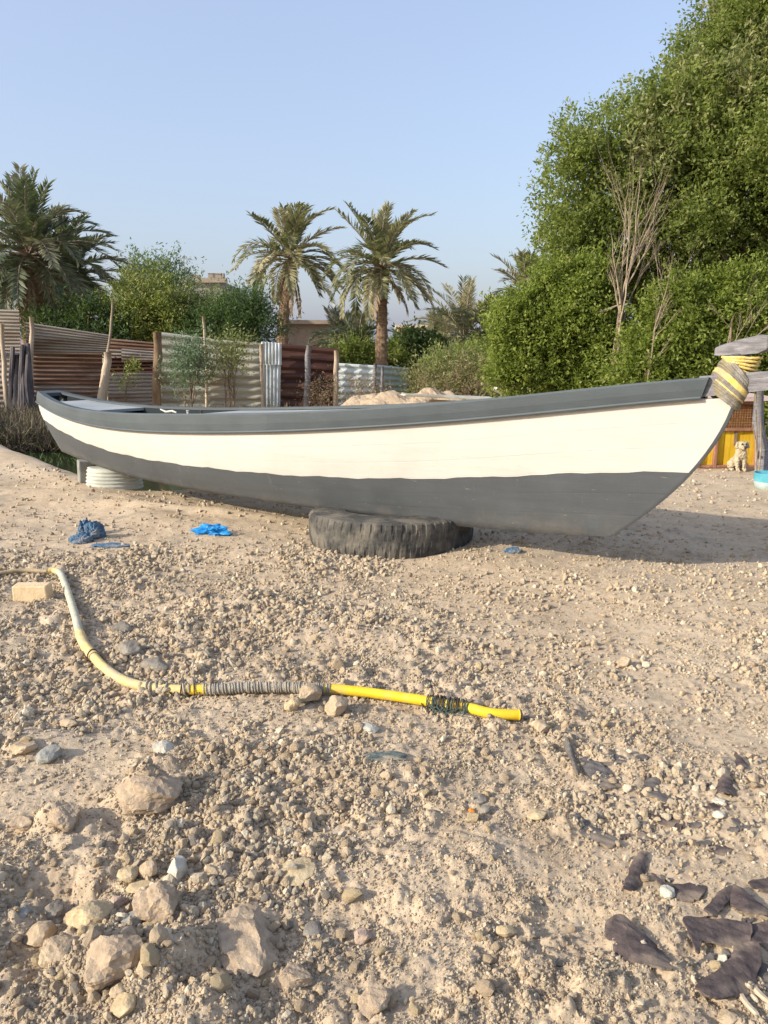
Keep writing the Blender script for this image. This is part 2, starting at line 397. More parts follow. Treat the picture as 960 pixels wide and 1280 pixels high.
def crown(name, lobes, n, L, W, mat, parent=None, seed=0, clump=26, spread=.16, shell=(.70, 1.03), noise_amp=.18, up=.25, hang=0, cut=None, gate=0, puff=0):
    """leafy twigs spread through the outer volume of several lobes. lobes: (x,y,z,rx,ry,rz)"""
    rng = np.random.default_rng(seed); lobes = np.array(lobes, float)
    if puff:
        new = []
        for lb_ in lobes:
            R0 = lb_[5]; k_ = int(puff*max(6, 9*R0/.45))
            for _ in range(k_):
                dd = unit(rng.normal(size=3)+np.array([0,-.35,.15])); rs = R0*rng.uniform(.20,.38) if R0 > .5 else R0*rng.uniform(.35,.5)
                cc_ = lb_[:3]+dd*lb_[3:6]*rng.uniform(.66,1.02); new.append((*cc_, rs*1.1, rs, rs*.85))
            new.append((*lb_[:3], lb_[3]*.62, lb_[4]*.62, lb_[5]*.62))
        lobes = np.array(new)
    w = lobes[:, 3]*lobes[:, 5]; w = w/w.sum()
    nc = n//clump
    li = rng.choice(len(lobes), nc, p=w); lb = lobes[li]
    d = unit(rng.normal(size=(nc, 3)))
    r = shell[0]+(shell[1]-shell[0])*rng.random(nc)**.6
    inner = rng.random(nc) < .12; r = np.where(inner, rng.random(nc)*.7, r)
    nn = np.sin(d[:, 0]*5+li*1.7)*np.cos(d[:, 2]*6+li)+np.sin(d[:, 1]*9+li*2.1)*.5
    r = r*(1+noise_amp*nn)
    cc = lb[:, :3]+d*lb[:, 3:6]*r[:, None]
    if gate > 0:
        gn = np.sin(cc[:,0]*3.1/gate+seed)*np.sin(cc[:,1]*2.7/gate+1.3*seed)+np.sin(cc[:,2]*3.3/gate+cc[:,0]*1.3/gate)*np.sin(cc[:,0]*1.9/gate-cc[:,2]*2.1/gate+seed)
        km = (gn > -.15) | (rng.random(nc) < .28) | (r < .72); cc, d = cc[km], d[km]; nc = len(cc)
    if cut is not None:
        keepm = cut(cc); cc, d = cc[keepm], d[keepm]; nc = len(cc)
    # twig direction: outward with some lift
    td = unit(d*1.0+np.array([0,0,up])+rng.normal(size=(nc,3))*.55)
    tl = spread*(.6+rng.random(nc)*1.2)
    C = np.repeat(cc, clump, 0); T = np.repeat(td, clump, 0); TL = np.repeat(tl, clump)
    m = len(C); t = rng.random(m)
    P = C+T*(t*TL*2.2)[:, None]+rng.normal(size=(m,3))*(TL*.34)[:, None]
    D = unit(T*.7+rng.normal(size=(m,3))*.8+np.array([0,0,-hang])); Nn = unit(rng.normal(size=(m,3))+np.array([0,0,.9]))
    Lw = L*(.65+.7*rng.random(m)); Ww = W*(.65+.7*rng.random(m))
    ct = np.repeat(rng.random(nc)*.5, clump)
    tint = np.clip(ct+.5*rng.random(m), 0, 1)
    return quads_mesh(name, leaf_quads(P, D, Nn, Lw, Ww), tint, mat, 4, parent)
def branches(mb, base, top, r0, rng, depth=3, spread=.5, wob=.12, n=6, kids=4, mi=0):
    base = Vector(base); top = Vector(top); L = (top-base).length; pts = []; rad = []
    k = 6
    off = Vector((0,0,0))
    for i in range(k+1):
        t = i/k
        pts.append(base.lerp(top, t)+off); off = off+Vector([rng.uniform(-1,1) for _ in range(3)])*L*wob/k
        rad.append(r0*(1-.72*t))
    mb.tube(pts, rad, n, mi)
    if depth <= 0: return
    for j in range(kids):
        t = rng.uniform(.3, 1); p = pts[min(k, int(t*k))]
        d = (top-base).normalized()+Vector((rng.uniform(-1,1), rng.uniform(-1,1), rng.uniform(-.25,.7)))*spread*1.3
        branches(mb, p, p+d.normalized()*L*rng.uniform(.35,.6), r0*(1-.7*t)*.7, rng, depth-1, spread, wob, max(4, n-1), kids, mi)

# ------------------------------------------------------------------ ground
def build_ground():
    rr = [0.25]
    while rr[-1] < 14: rr.append(rr[-1]*1.0042+.0003)
    while rr[-1] < 700: rr.append(rr[-1]*1.07)
    rr = np.array(rr); rr = rr[rr > 0]
    # dense in the direction of view and a good way to both sides of it
    a1 = np.linspace(R(-60), R(60), 860); a2 = np.linspace(R(60), R(300), 160)[1:-1]
    aa = np.concatenate([a1, a2]); nA = len(aa); nR = len(rr)
    A, RR = np.meshgrid(aa, rr)
    X = RR*np.sin(A); Y = RR*np.cos(A)
    Z = H(X.ravel(), Y.ravel()).reshape(X.shape)
    V = np.stack([X, Y, Z], -1).reshape(-1, 3)
    i = np.arange(nR-1)[:, None]; j = np.arange(nA)[None]; j2 = (j+1) % nA
    f = np.stack([i*nA+j, i*nA+j2, (i+1)*nA+j2, (i+1)*nA+j], -1).reshape(-1, 4)
    V = np.concatenate([V, [[0, 0, float(H(np.array([0.]), np.array([0.]))[0])]]])
    c = len(V)-1; tri = np.stack([np.full(nA, c), (np.arange(nA)+1) % nA, np.arange(nA)], -1)
    me = bpy.data.meshes.new('ground'); me.vertices.add(len(V)); me.vertices.foreach_set('co', V.reshape(-1).astype(np.float32))
    loops = np.concatenate([f[:, ::-1].reshape(-1), tri[:, ::-1].reshape(-1)]); me.loops.add(len(loops)); me.loops.foreach_set('vertex_index', loops.astype(np.int32))
    ls = np.concatenate([np.arange(len(f))*4, len(f)*4+np.arange(nA)*3]); me.polygons.add(len(ls)); me.polygons.foreach_set('loop_start', ls.astype(np.int32))
    me.materials.append(soil); me.update(); me.validate()
    me.polygons.foreach_set('use_smooth', [True]*len(me.polygons))
    o = bpy.data.objects.new('ground', me); COL.objects.link(o); tag(o, kind='structure')
build_ground()
w = MB(); w.add([(-16,9.2,-.36),(-1.2,8.6,-.36),(-3.5,16,-.36),(-12,22,-.36)], [(0,1,2,3)]); tag(w.build('ditch_water', water_m), kind='structure')

# ------------------------------------------------------------------ stones
def ico(sub):
    import bmesh
    bm = bmesh.new(); bmesh.ops.create_icosphere(bm, subdivisions=sub, radius=1)
    v = np.array([p.co[:] for p in bm.verts]); f = [tuple(q.index for q in p.verts) for p in bm.faces]; bm.free(); return v, f
ICO = {s: ico(s) for s in (1, 2, 3, 4)}
def rock_mesh(name, mat, size=(1,1,1), seed=0, sub=3, ang=.5, rough=.05, smooth=False):
    rng = np.random.default_rng(seed); v, f = ICO[sub]; v = v.copy()
    # chop with random planes -> angular faces
    for _ in range(int(5+ang*16)):
        n = unit(rng.normal(size=3)); d = rng.uniform(.58, .92); k = v@n; ex = np.maximum(0, k-d); v = v-ex[:, None]*n*.95
    for fr, am in ((2.2, .10), (5, rough), (11, rough*.55)):
        ph = rng.uniform(0, 6, 3); q = v*fr
        v = v*(1+am*(np.sin(q[:,0]+ph[0]+1.3*q[:,1])*np.cos(q[:,1]*1.1+ph[1]-q[:,2])+np.sin(q[:,2]*1.3+ph[2]+q[:,0]*.7))[:, None]*.7)
    if sub >= 3: v = v+rng.normal(size=v.shape)*.012
    v = v*np.array(size)
    me = bpy.data.meshes.new(name); me.from_pydata(v.tolist(), [], f); me.materials.append(mat)
    if smooth: me.polygons.foreach_set('use_smooth', [True]*len(f))
    return me
def put_rock(px, py, wpx, hpx, mat, label, seed, sink=.25, ang=.5, flatn=.75, name='stone', cat='stone', group=None, rot=None, sub=3, rough=.05):
    p = gnd(px, py+hpx*.35); d = p.y*cp+(CH-p.z)*sp
    wx = wpx/F*d/2; hz = hpx/F*d/2
    sz = (wx*1.08, wx*.5+hz*.6, hz*flatn*1.12)
    if 'slab' in label: sz = (wx*1.05, hz*1.35, hz*.42); flatn = .35
    me = rock_mesh(name, ST[mat], sz, seed, sub, ang, rough)
    o = bpy.data.objects.new(name, me); COL.objects.link(o)
    o.location = (p.x, p.y+hz*.35, float(H(np.array([p.x]), np.array([p.y]), True)[0])+hz*flatn*(1-sink*1.6)+.004)
    o.rotation_euler = (random.uniform(-.15,.15), random.uniform(-.2,.2), random.uniform(-.3,.3) if rot is None else rot)
    return tag(o, label, cat, group)
ROCKS = [
 (221,1088,27,38,'white','bright white angular stone standing on edge in the left foreground','stone',.1,.7),
 (108,1144,56,46,'yellow','large yellowish block-shaped stone left of the dusty brown block','stone',.2,.7),
 (199,1131,64,54,'clod','large dusty brown block of dried clay below the bright white stone','clod',.2,.5),
 (137,1198,76,74,'clod','biggest crumbly clay lump in the left foreground, below the yellowish block','clod',.3,.25),
 (74,1192,48,44,'tan','split brown stone with a dark right face, left of the biggest clay lump','stone',.15,.9),
 (51,1168,38,34,'tan','rounded tan stone up-left of the split brown stone','stone',.15,.5),
 (165,1151,32,18,'blue','small smooth blue-grey stone between the yellowish block and the brown block','stone',.1,.5),
 (29,1145,20,22,'blue','small greenish-grey pebble left of the rounded tan stone','stone',.1,.4),
 (162,1094,30,24,'yellow','left one of two tan stones sitting above the dusty brown block','stone',.15,.5),
 (187,1087,26,28,'tan','right one of two tan stones sitting above the dusty brown block','stone',.15,.5),
 (175,1108,40,16,'yellow','flat tan slab under the two tan stones and above the brown block','stone',.25,.6),
 (145,1131,24,24,'pink','pinkish stone wedged between the yellowish block and the dusty brown block','stone',.2,.6),
 (66,1141,24,26,'grey','grey oval stone touching the left side of the yellowish block','stone',.15,.4),
 (28,1028,30,22,'clod','small clay lump at the left edge left of the wide clay hump','clod',.3,.4),
 (76,1020,44,36,'clod','brown clay lump with a dark right side at the far left below the rubble','clod',.3,.4),
 (181,985,76,52,'clod','wide pale clay hump casting a dark shadow to its right, left foreground','clod',.42,.3),
 (367,1085,54,40,'yellow','pale flat pointed slab lying alone right of the bright white stone','stone',.5,.9),
 (305,1155,84,100,'clod','wide flat clay slab sunk in the gravel at the bottom left of centre','clod',.62,.3),
 (390,1158,30,26,'grey','grey angular stone right of the wide flat clay slab','stone',.2,.8),
 (368,1222,44,32,'clod','lumpy pale clod near the bottom between two sunken stones','clod',.3,.4),
 (468,1252,42,34,'clod','brownish clay clod at the bottom edge left of centre','clod',.3,.4),
 (452,1172,26,20,'pink','small pinkish grey stone at the lower middle of the gravel','stone',.25,.6),
 (385,870,32,30,'tan','tan boulder resting on top of the taped part of the pipe','stone',.05,.5),
 (420,885,31,30,'tan','round tan stone leaning on the front of the pipe right of the boulder','stone',.08,.4),
 (366,882,20,24,'yellow','small pale stone at the front left of the boulder on the pipe','stone',.1,.5),
 (459,911,32,16,'white','pale wedge-shaped stone in front of the bright yellow pipe','stone',.2,.8),
 (678,909,24,24,'tan','tan stone just beyond the open end of the yellow pipe','stone',.15,.5),
 (781,828,20,16,'tan','pale stone alone on the smooth ground right of the rubble','stone',.15,.5),
 (30,935,34,24,'tan','tan stone at the left edge below the bend of the pipe','stone',.2,.6),
 (60,945,30,26,'blue','greenish grey stone beside the tan stone at the left edge','stone',.2,.6),
 (205,935,34,18,'white','flat pale chip lying in the rubble above the wide clay hump','stone',.25,.9),
 (156,1258,32,26,'yellow','yellow-brown stone under the biggest clay lump at the bottom','stone',.2,.6),
 (149,1240,22,16,'tan','small tan stone in the hollow under the biggest clay lump','stone',.2,.4),
 (835,1117,17,20,'white','rounded white stone between two curved dark shards','stone',.1,.3),
 (904,1203,15,20,'white','pale pebble held against the big curved dark shard','stone',.1,.4),
 (911,1274,28,18,'tan','tan stone at the bottom edge under the big curved dark shard','stone',.2,.5),
 (590,1016,9,9,'orange','tiny bright orange fragment in the middle of the gravel','fragment',.05,.5),
 (596,1001,28,14,'grey','flat grey chip just above the tiny orange fragment','stone',.2,.8),
 (604,1013,18,12,'grey','small dark grey chip right of the tiny orange fragment','stone',.2,.8),
 (632,1166,26,16,'yellow','pale yellow stone at the lower right of the gravel field','stone',.25,.5),
 (900,1003,18,10,'white','flat white pebble beside the dark shards on the right','stone',.15,.4),
 (898,1019,16,12,'white','lower white pebble beside the dark shards on the right','stone',.15,.4),
 (671,1018,26,14,'yellow','pale stone left of the flat grey shard','stone',.25,.5),
 (85,905,26,16,'tan','tan stone in the rubble below the pipe bend','stone',.2,.6),
 (160,812,36,26,'grey','dark grey stone behind the faded yellow stretch of pipe','stone',.2,.7),
 (192,832,40,26,'grey','larger grey stone lying against the back of the pipe','stone',.2,.7),
 (252,815,20,14,'white','pale stone in the rubble behind the taped pipe','stone',.2,.5),
 (150,785,26,22,'grey','angular grey rubble piece right of the pale green stretch of pipe','stone',.2,.9),
]
for i, (px, py, wp, hp, mt, lab, cat, sink, ang) in enumerate(ROCKS):
    put_rock(px, py, wp, hp, mt, lab, 100+i, sink, ang, name='clay_clod' if cat == 'clod' else ('fragment' if cat == 'fragment' else 'stone'), cat=cat,
             sub=4 if wp > 40 else 3, rough=.09 if cat == 'clod' else .045)
# many loose stones, each an object of its own
protos = {}
for k, mt in (('tan','tan'), ('grey','grey'), ('pale','yellow')):
    protos[k] = [rock_mesh('loose_stone', ST[mt], (1, random.uniform(.75,1), random.uniform(.55,.8)), 300+j*7+len(k), 2, .6, .05) for j in range(5)]
LAB = {'tan':'small tan stone lying loose among the gravel', 'grey':'small grey stone lying loose among the gravel', 'pale':'small pale yellow stone lying loose among the gravel'}
cnt = 0
while cnt < 270:
    px, py = random.uniform(-20, 980), 700+560*random.random()**.8
    x, y = flat(px, py)
    rb = float(rubble(np.array([x]), np.array([y]))[0])
    if random.random() > rb*1.1: continue
    if px > 700 and random.random() < .6: continue
    k = random.choices(['tan','pale','grey'], [.5,.3,.2])[0]
    o = bpy.data.objects.new('loose_stone', random.choice(protos[k])); COL.objects.link(o)
    s = min(.034, .010+.008*abs(random.gauss(0,1)))*(1.15 if y > 2.5 else 1)
    o.scale = (s, s, s); o.rotation_euler = (random.uniform(-.5,.5), random.uniform(-.5,.5), random.uniform(0,6.28))
    o.location = (x, y, float(H(np.array([x]), np.array([y]))[0])+s*.35); tag(o, LAB[k], 'stone', 'loose stones among the gravel'); cnt += 1

def gravel():
    rng = np.random.default_rng(5)
    coll = bpy.data.collections.new('pebble_kinds')
    for j in range(8):
        me = rock_mesh('pebble', pebble_m, (1, rng.uniform(.7,1), rng.uniform(.5,.8)), 500+j, 2 if j < 5 else 1, .6, .04)
        o = bpy.data.objects.new('pebble', me); coll.objects.link(o)
    N = 940000
    lr = rng.uniform(math.log(.75), math.log(11), N); r = np.exp(lr); a = rng.uniform(R(-60), R(60), N)
    x, y = r*np.sin(a), r*np.cos(a)
    rb = rubble(x, y)
    cl = np.clip(.5+1.3*fbm(x*5, y*5, 3, 91), .12, 1)
    m = rng.random(N) < np.clip(.05+rb*cl, 0, 1)*np.where(r > 6, .35, 1)
    x, y, r, rb = x[m], y[m], r[m], rb[m]; n = len(x)
    coarse = .78+.62*sst(-.1, .45, fbm(x*.8+31, y*.8, 3, 180))
    s = coarse*.0023*np.maximum(r, 1.2)*.55*np.exp(np.abs(rng.normal(size=n))*.55)
    s = np.where(rng.random(n) < .11*rb, s*2.1, s); s = np.minimum(s, .026)
    z = H(x, y)+s*.25
    d = (x+3.62)*.785+(y-8.98)*.62; sv = -(x+3.62)*.62+(y-8.98)*.785; ok = (d < -.05) | (sv < -1.3)
    x, y, z, s = x[ok], y[ok], z[ok], s[ok]; n = len(x)
    print('gravel', n)
    me = bpy.data.meshes.new('gravel'); me.vertices.add(n)
    me.vertices.foreach_set('co', np.stack([x,y,z],1).reshape(-1).astype(np.float32))
    def att(nm, typ, arr, f='value'):
        t = me.attributes.new(nm, typ, 'POINT'); t.data.foreach_set(f, arr.reshape(-1))
    att('rot', 'FLOAT_VECTOR', rng.uniform(0, 6.28, (n,3)).astype(np.float32), 'vector')
    sc = s[:, None]*rng.uniform(.75, 1.25, (n,3)); att('scl', 'FLOAT_VECTOR', sc.astype(np.float32), 'vector')
    att('idx', 'INT', rng.integers(0, 8, n).astype(np.int32))
    me.update(); me.materials.append(pebble_m)
    o = bpy.data.objects.new('gravel', me); COL.objects.link(o)
    tag(o, 'crumbs and pebbles of dry clay covering the ground', None, None, 'stuff')
    ng = bpy.data.node_groups.new('scatter', 'GeometryNodeTree')
    ng.interface.new_socket('Geometry', in_out='INPUT', socket_type='NodeSocketGeometry'); ng.interface.new_socket('Geometry', in_out='OUTPUT', socket_type='NodeSocketGeometry')
    gi = ng.nodes.new('NodeGroupInput'); go = ng.nodes.new('NodeGroupOutput')
    ip = ng.nodes.new('GeometryNodeInstanceOnPoints'); ci = ng.nodes.new('GeometryNodeCollectionInfo')
    ci.inputs['Collection'].default_value = coll; ci.inputs['Separate Children'].default_value = True; ci.inputs['Reset Children'].default_value = True
    def na(nm, typ):
        q = ng.nodes.new('GeometryNodeInputNamedAttribute'); q.data_type = typ; q.inputs['Name'].default_value = nm; return q.outputs['Attribute']
    er = ng.nodes.new('FunctionNodeEulerToRotation')
    L = ng.links.new
    L(gi.outputs[0], ip.inputs['Points']); L(ci.outputs[0], ip.inputs['Instance']); ip.inputs['Pick Instance'].default_value = True
    L(na('idx','INT'), ip.inputs['Instance Index']); L(na('rot','FLOAT_VECTOR'), er.inputs[0]); L(er.outputs[0], ip.inputs['Rotation']); L(na('scl','FLOAT_VECTOR'), ip.inputs['Scale'])
    L(ip.outputs[0], go.inputs[0])
    md = o.modifiers.new('scatter', 'NODES'); md.node_group = ng
gravel()

# ------------------------------------------------------------------ the boat
T0 = np.array([2.06, 4.58]); HD = np.array([-.798, .602]); NR = np.array([-.602, -.798])   # bow point, direction to stern, normal to the near side
def on_center(px, py):
    v = (py-640)/F; u = (px-480)/F; dx, dy, dz = u, cp-v*sp, -sp-v*cp
    # (s*dx, s*dy) = T0 + t*HD
    A = np.array([[dx, -HD[0]], [dy, -HD[1]]]); s, t = np.linalg.solve(A, T0)
    return t, CH+dz*s
def fshape(u, m, b0, b1, pb=2.0, ps=2.3, um=.45):
    u = np.asarray(u, float); s = np.clip(u/um, 0, 1); q = np.clip((1-u)/(1-um), 0, 1)
    return np.where(u < um, b0+(m-b0)*(1-(1-s)**pb), b1+(m-b1)*(1-(1-q)**ps))
CUR = {
 'rt': ([47,65,79,110,157,203,300,400,500,600,737,885,935], [491,499.5,507,513,517.5,517,517.5,514.5,508,500,485.5,472,468]),
 'rb': ([46.5,60,81,110,157,203,320,400,500,600,737,841,897,921], [503,512,522,532,538.5,541,541.5,539,533,524,513,502,497,495]),
 'wb': ([56,84,127,180,227,320,400,500,600,737,813,863], [526,543,562,573,582,590,597,599,595.5,592,589.6,588]),
 'bt': ([75,96,117,146,183,227,285,380,500,600,669,713,751,762], [560,574,580,590,601,610,618.5,635,648.5,661,666,669,670,669])}
ENDS = {'rt': ((933,469),(61,491)), 'rb': ((922,496),(58,503)), 'wb': ((864,588),(63,526)), 'bt': ((764,669),(82,563))}
HB = {'rt': lambda u: fshape(u, .52, .03, .12, 1.2, 3.0), 'rb': lambda u: fshape(u, .50, .012, .10, 1.2, 3.0), 'wb': lambda u: fshape(u, .43, .012, .08, 1.2, 2.6), 'bt': lambda u: fshape(u, .30, .012, .05, 1.3)}
US = np.linspace(0, 1, 81)
ROW = {}
for k in CUR:
    tb, zb = on_center(*ENDS[k][0]); ts, zs = on_center(*ENDS[k][1]); hb = HB[k](US)
    tt = tb+(ts-tb)*US; XY = T0[None]+tt[:, None]*HD[None]+hb[:, None]*NR[None]
    z = np.full(len(US), .8)
    for _ in range(8):
        d = XY[:,1]*cp+(CH-z)*sp; px = 480+F*XY[:,0]/d
        py = np.interp(px, *CUR[k]); v = (py-640)/F; z = CH+XY[:,1]*(-sp-v*cp)/(cp-v*sp)
    wgt = np.ones(len(US)); wgt[:2] = .3; wgt[-3:] = .4
    pz = np.polynomial.Polynomial.fit(US, z, 6, w=wgt); zf = pz(US)
    if 0: print(k, 't', round(tb,2), round(ts,2), 'z', [round(float(zf[i]),3) for i in range(0, 81, 10)], 'err', round(float(np.abs(zf-z)[3:-4].max()),3))
    ROW[k] = (tt, hb, zf)
def hull_pt(k, i, side, extra=0, dz=0):
    t, h, z = ROW[k]; p = T0+t[i]*HD+side*(h[i]+extra)*NR
    return Vector((p[0], p[1], z[i]+dz))
def build_boat():
    mid = T0+3.9*HD; root = empty('wooden_boat', (mid[0], mid[1], .27))
    tag(root, 'long wooden boat painted grey and white, resting on a big tyre', 'boat')
    n = len(US); mb = MB()
    rngw = random.Random(3)
    wobw = [0.004*math.sin(i*.9)+.003*math.sin(i*2.3+1) for i in range(n)]
    for side in (1, -1):
        rows = []
        K = 14
        for i in range(n):
            a, b, c = hull_pt('rb', i, side, -.004), hull_pt('wb', i, side), hull_pt('bt', i, side)
            r = []
            for j in range(K+1):
                v = j/K
                la = (v-.5)*(v-1)*2; lb = -4*v*(v-1); lc = 2*v*(v-.5)
                p = a*la+b*lb+c*lc
                if j == K//2: p.z += wobw[i]
                r.append(p)
            rows.append(r)
        # bilge and bottom
        for i, r in enumerate(rows):
            c = r[-1]; t, h, z = ROW['bt']; ctr = T0+t[i]*HD
            e = Vector((ctr[0], ctr[1], z[i]-.006)); r.append(c.lerp(e, .15)-Vector((0,0,.004))); r.append(e)
        R1 = [r[:K//2+1] for r in rows]; R2 = [r[K//2:] for r in rows]
        mb.grid(R1, 0, side > 0); mb.grid(R2, 1, side > 0)
    # stem and stern end caps
    for i in (0, n-1):
        for s in range(2):
            pass
        L = []; Rr = []
        for j in range(15):
            v = j/14; la = (v-.5)*(v-1)*2; lb = -4*v*(v-1); lc = 2*v*(v-.5)
            for side, arr in ((1, L), (-1, Rr)):
                arr.append(hull_pt('rb', i, side, -.004)*la+hull_pt('wb', i, side)*lb+hull_pt('bt', i, side)*lc)
        mb.grid([L[:8], Rr[:8]], 0, i == 0); mb.grid([L[7:], Rr[7:]], 1, i == 0)
    o = part(mb, 'hull', [white_hull, grey_paint], root, smooth=True)
    at_ = o.data.attributes.new('strake', 'FLOAT', 'POINT'); vals = []
    for side in (1, -1):
        vals += [j/K for i in range(n) for j in range(K//2+1)]; vals += [min(1.2, j/K) for i in range(n) for j in range(K//2, K+3)]
    vals += [0]*(len(o.data.vertices)-len(vals)); at_.data.foreach_set('value', vals)
    # stem post: a dark grey band that follows the raked bow
    sm = MB(); pts = []
    for j in range(15):
        v = j/14; la = (v-.5)*(v-1)*2; lb = -4*v*(v-1); lc = 2*v*(v-.5)
        q = [(hull_pt(k, 0, 1)+hull_pt(k, 0, -1))/2 for k in ('rb','wb','bt')]; pts.append(q[0]*la+q[1]*lb+q[2]*lc)
    P = []
    h3 = Vector((-HD[0], -HD[1], 0)); n3 = Vector((NR[0], NR[1], 0))
    for p in pts:
        f = p+h3*.006-Vector((0,0,.003)); P.append([p+n3*.0155-h3*.012, f+n3*.009, f-n3*.009, p-n3*.0155-h3*.012])
    sm.grid(P, 0)
    part(sm, 'stem_band', grey_paint, root, smooth=False)
    # gunwale strakes
    for side in (1, -1):
        g = MB(); P = []; bd = []
        for i in range(2, n):
            t_, h_, z_ = ROW['rt']; ins = min(.055, h_[i]*.8)
            ob = hull_pt('rb', i, side, .022, .004); ot = hull_pt('rt', i, side, .022)
            it = hull_pt('rt', i, side, -ins, .002); ib = it-Vector((0,0,.022)); bb = hull_pt('rb', i, side, -.02, .004)
            ot2 = ot.lerp(it, .12)+Vector((0,0,.004)); ot = ot-Vector((0,0,.008))
            P.append([bb, ob, ob.lerp(ot, .5)+Vector((NR[0]*side, NR[1]*side, 0))*.004, ot, ot2, it, ib])
            bd.append(hull_pt('rb', i, side, .024, .010))
        g.grid(P, 0, side > 0)
        for e in (0, len(P)-1): g.add(P[e], [tuple(range(7)) if (e == 0) == (side > 0) else tuple(range(7))[::-1]])
        g.tube(bd, .011, 6)
        part(g, 'gunwale', rail_paint, root, smooth=False)
    # inner skin, visible through the open hatches aft
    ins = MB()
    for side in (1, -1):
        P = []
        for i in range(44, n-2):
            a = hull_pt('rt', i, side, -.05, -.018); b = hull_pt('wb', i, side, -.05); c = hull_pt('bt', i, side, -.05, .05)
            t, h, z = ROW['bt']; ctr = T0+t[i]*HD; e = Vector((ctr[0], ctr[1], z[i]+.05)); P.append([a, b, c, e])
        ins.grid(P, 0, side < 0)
    part(ins, 'inner_planking', inner_shade_paint, root, smooth=True)
    def deck(u0, u1, dz, mat, name, th=.03, inset=.05, camber=.0):
        d = MB(); i0, i1 = int(u0*80), int(u1*80); P = []
        for i in range(i0, i1+1):
            a = hull_pt('rt', i, 1, -min(inset, ROW['rt'][1][i]*.5), dz); b = hull_pt('rt', i, -1, -min(inset, ROW['rt'][1][i]*.5), dz); P.append([a.lerp(b, s/6)+Vector((0,0,camber*math.sin(math.pi*s/6))) for s in range(7)])
        Q = [[p-Vector((0,0,th)) for p in r] for r in P]
        d.grid(P, 0, True); d.grid(Q, 0)
        for E in (0, -1): d.grid([P[E], Q[E]], 0, E == -1)
        d.grid([[r[0] for r in P], [r[0] for r in Q]], 0); d.grid([[r[-1] for r in P], [r[-1] for r in Q]], 0, True)
        return part(d, name, mat, root)
    deck(0, .645, -.025, deck_paint, 'foredeck')
    deck(.835, .94, -.02, deck_paint, 'stern_deck')
    cp_ = MB(); P = []
    for i in (n-2, n-1):
        a = hull_pt('rt', i, 1, .0, .003); b = hull_pt('rt', i, -1, .0, .003); P.append([a.lerp(b, q/4) for q in range(5)])
    cp_.grid(P, 0); cp_.grid([P[1], [p-Vector((0,0,.13))+h3*.02 for p in P[1]]], 0); cp_.grid([[p-Vector((0,0,.04)) for p in P[0]], P[0]], 0)
    part(cp_, 'stern_cap', rail_paint, root)
    # cross beam at the hatch with bolts
    for u in ():
        b = MB(); i = int(u*80); a = hull_pt('rt', i, 1, -.06, -.03); c = hull_pt('rt', i, -1, -.06, -.03)
        b.tube([a, c], .03, 4); part(b, 'thwart', deck_paint, root)
    for u in (.575, .605):
        c = MB(); i = int(u*80); p = hull_pt('rt', i, 1, -.09, .0)
        c.tube([p, p+Vector((0,0,.022))], [.010,.008], 8); c.tube([p+Vector((0,0,.020)), p+Vector((0,0,.028))], .014, 8); part(c, 'bolt', dark_m if u < .6 else white_paint, root)
    cl = MB(); i = int(.64*80); p = hull_pt('rt', i, 1, -.10, .012); h3v = Vector((HD[0], HD[1], 0))
    cl.tube([p-h3v*.1, p-h3v*.04+Vector((0,0,.012)), p+h3v*.05, p+h3v*.13+Vector((0,0,.02))], [.006,.010,.010,.006], 6); part(cl, 'cleat', white_paint, root)
    # prow beam running on past the stem, lashed with rope; block of weathered wood on top
    z0 = (ROW['rt'][2][0]+ROW['rb'][2][0])/2
    def ax(t, dz=0): p = T0-t*HD; return Vector((p[0], p[1], z0+dz))
    t0 = -ROW['rt'][0][0]
    pb = MB(); P = []
    for k in range(9):
        s = k/8; c = ax(t0-.25+s*.95, -.005+.10*s+.03*s*s); w, h = .05-.012*s, .062-.02*s
        P.append([c+n3*w-Vector((0,0,h)), c+n3*w*1.05+Vector((0,0,h*.8)), c+n3*w*.7+Vector((0,0,h)), c-n3*w*.7+Vector((0,0,h)), c-n3*w+Vector((0,0,h*.8)), c-n3*w-Vector((0,0,h)), c+n3*w-Vector((0,0,h))])
    pb.grid(P, 0, True); pb.add(P[-1][:6], [tuple(range(6))])
    part(pb, 'prow_beam', weather_wood, root)
    bl = MB(); L = at(896, 440, 4.72); Rg = at(962, 434, 4.5); ex = (Rg-L).normalized(); ez = Vector((0,0,1)); ey = ex.cross(ez).normalized()
    prof = []
    for s, lo, hi, w in ((0,-.020,.018,.03),(.12,-.024,.03,.045),(.5,-.03,.052,.05),(.85,-.03,.066,.05),(1.0,-.012,.058,.045),(1.06,.02,.05,.03)):
        c = L.lerp(Rg, s); prof.append([c+ey*w+ez*lo, c+ey*w+ez*hi, c+ey*w*.6+ez*(hi+.008), c-ey*w*.6+ez*(hi+.008), c-ey*w+ez*hi, c-ey*w+ez*lo, c+ey*w+ez*lo])
    bl.grid(prof, 0, True); bl.add(prof[0][:6], [(5,4,3,2,1,0)]); bl.add(prof[-1][:6], [tuple(range(6))])
    part(bl, 'wood_block', weather_wood, root)
    # post between block and beam
    ps = MB(); a = at(925, 462, 4.62); b = at(925, 442, 4.62); ps.tube([a-ez*.12, b], .06, 10); part(ps, 'stem_head', weather_wood, root, smooth=True)
    # yellow rope turns round the stem head
    yr = MB()
    for k in range(7):
        y0 = 447+k*3.2; c = at(927-k*.2, y0, 4.62); rx = .108-.008*k; tilt = .02+.012*k
        pts = [c+ex*math.cos(a)*rx+ey*math.sin(a)*.085+ez*(tilt*math.cos(a)*(-.6)+random.uniform(-.002,.002)) for a in np.linspace(0, 2*math.pi, 28, endpoint=False)]
        yr.tube(pts, .0085, 7, closed=True)
    part(yr, 'yellow_rope', rope_y, root, smooth=True)
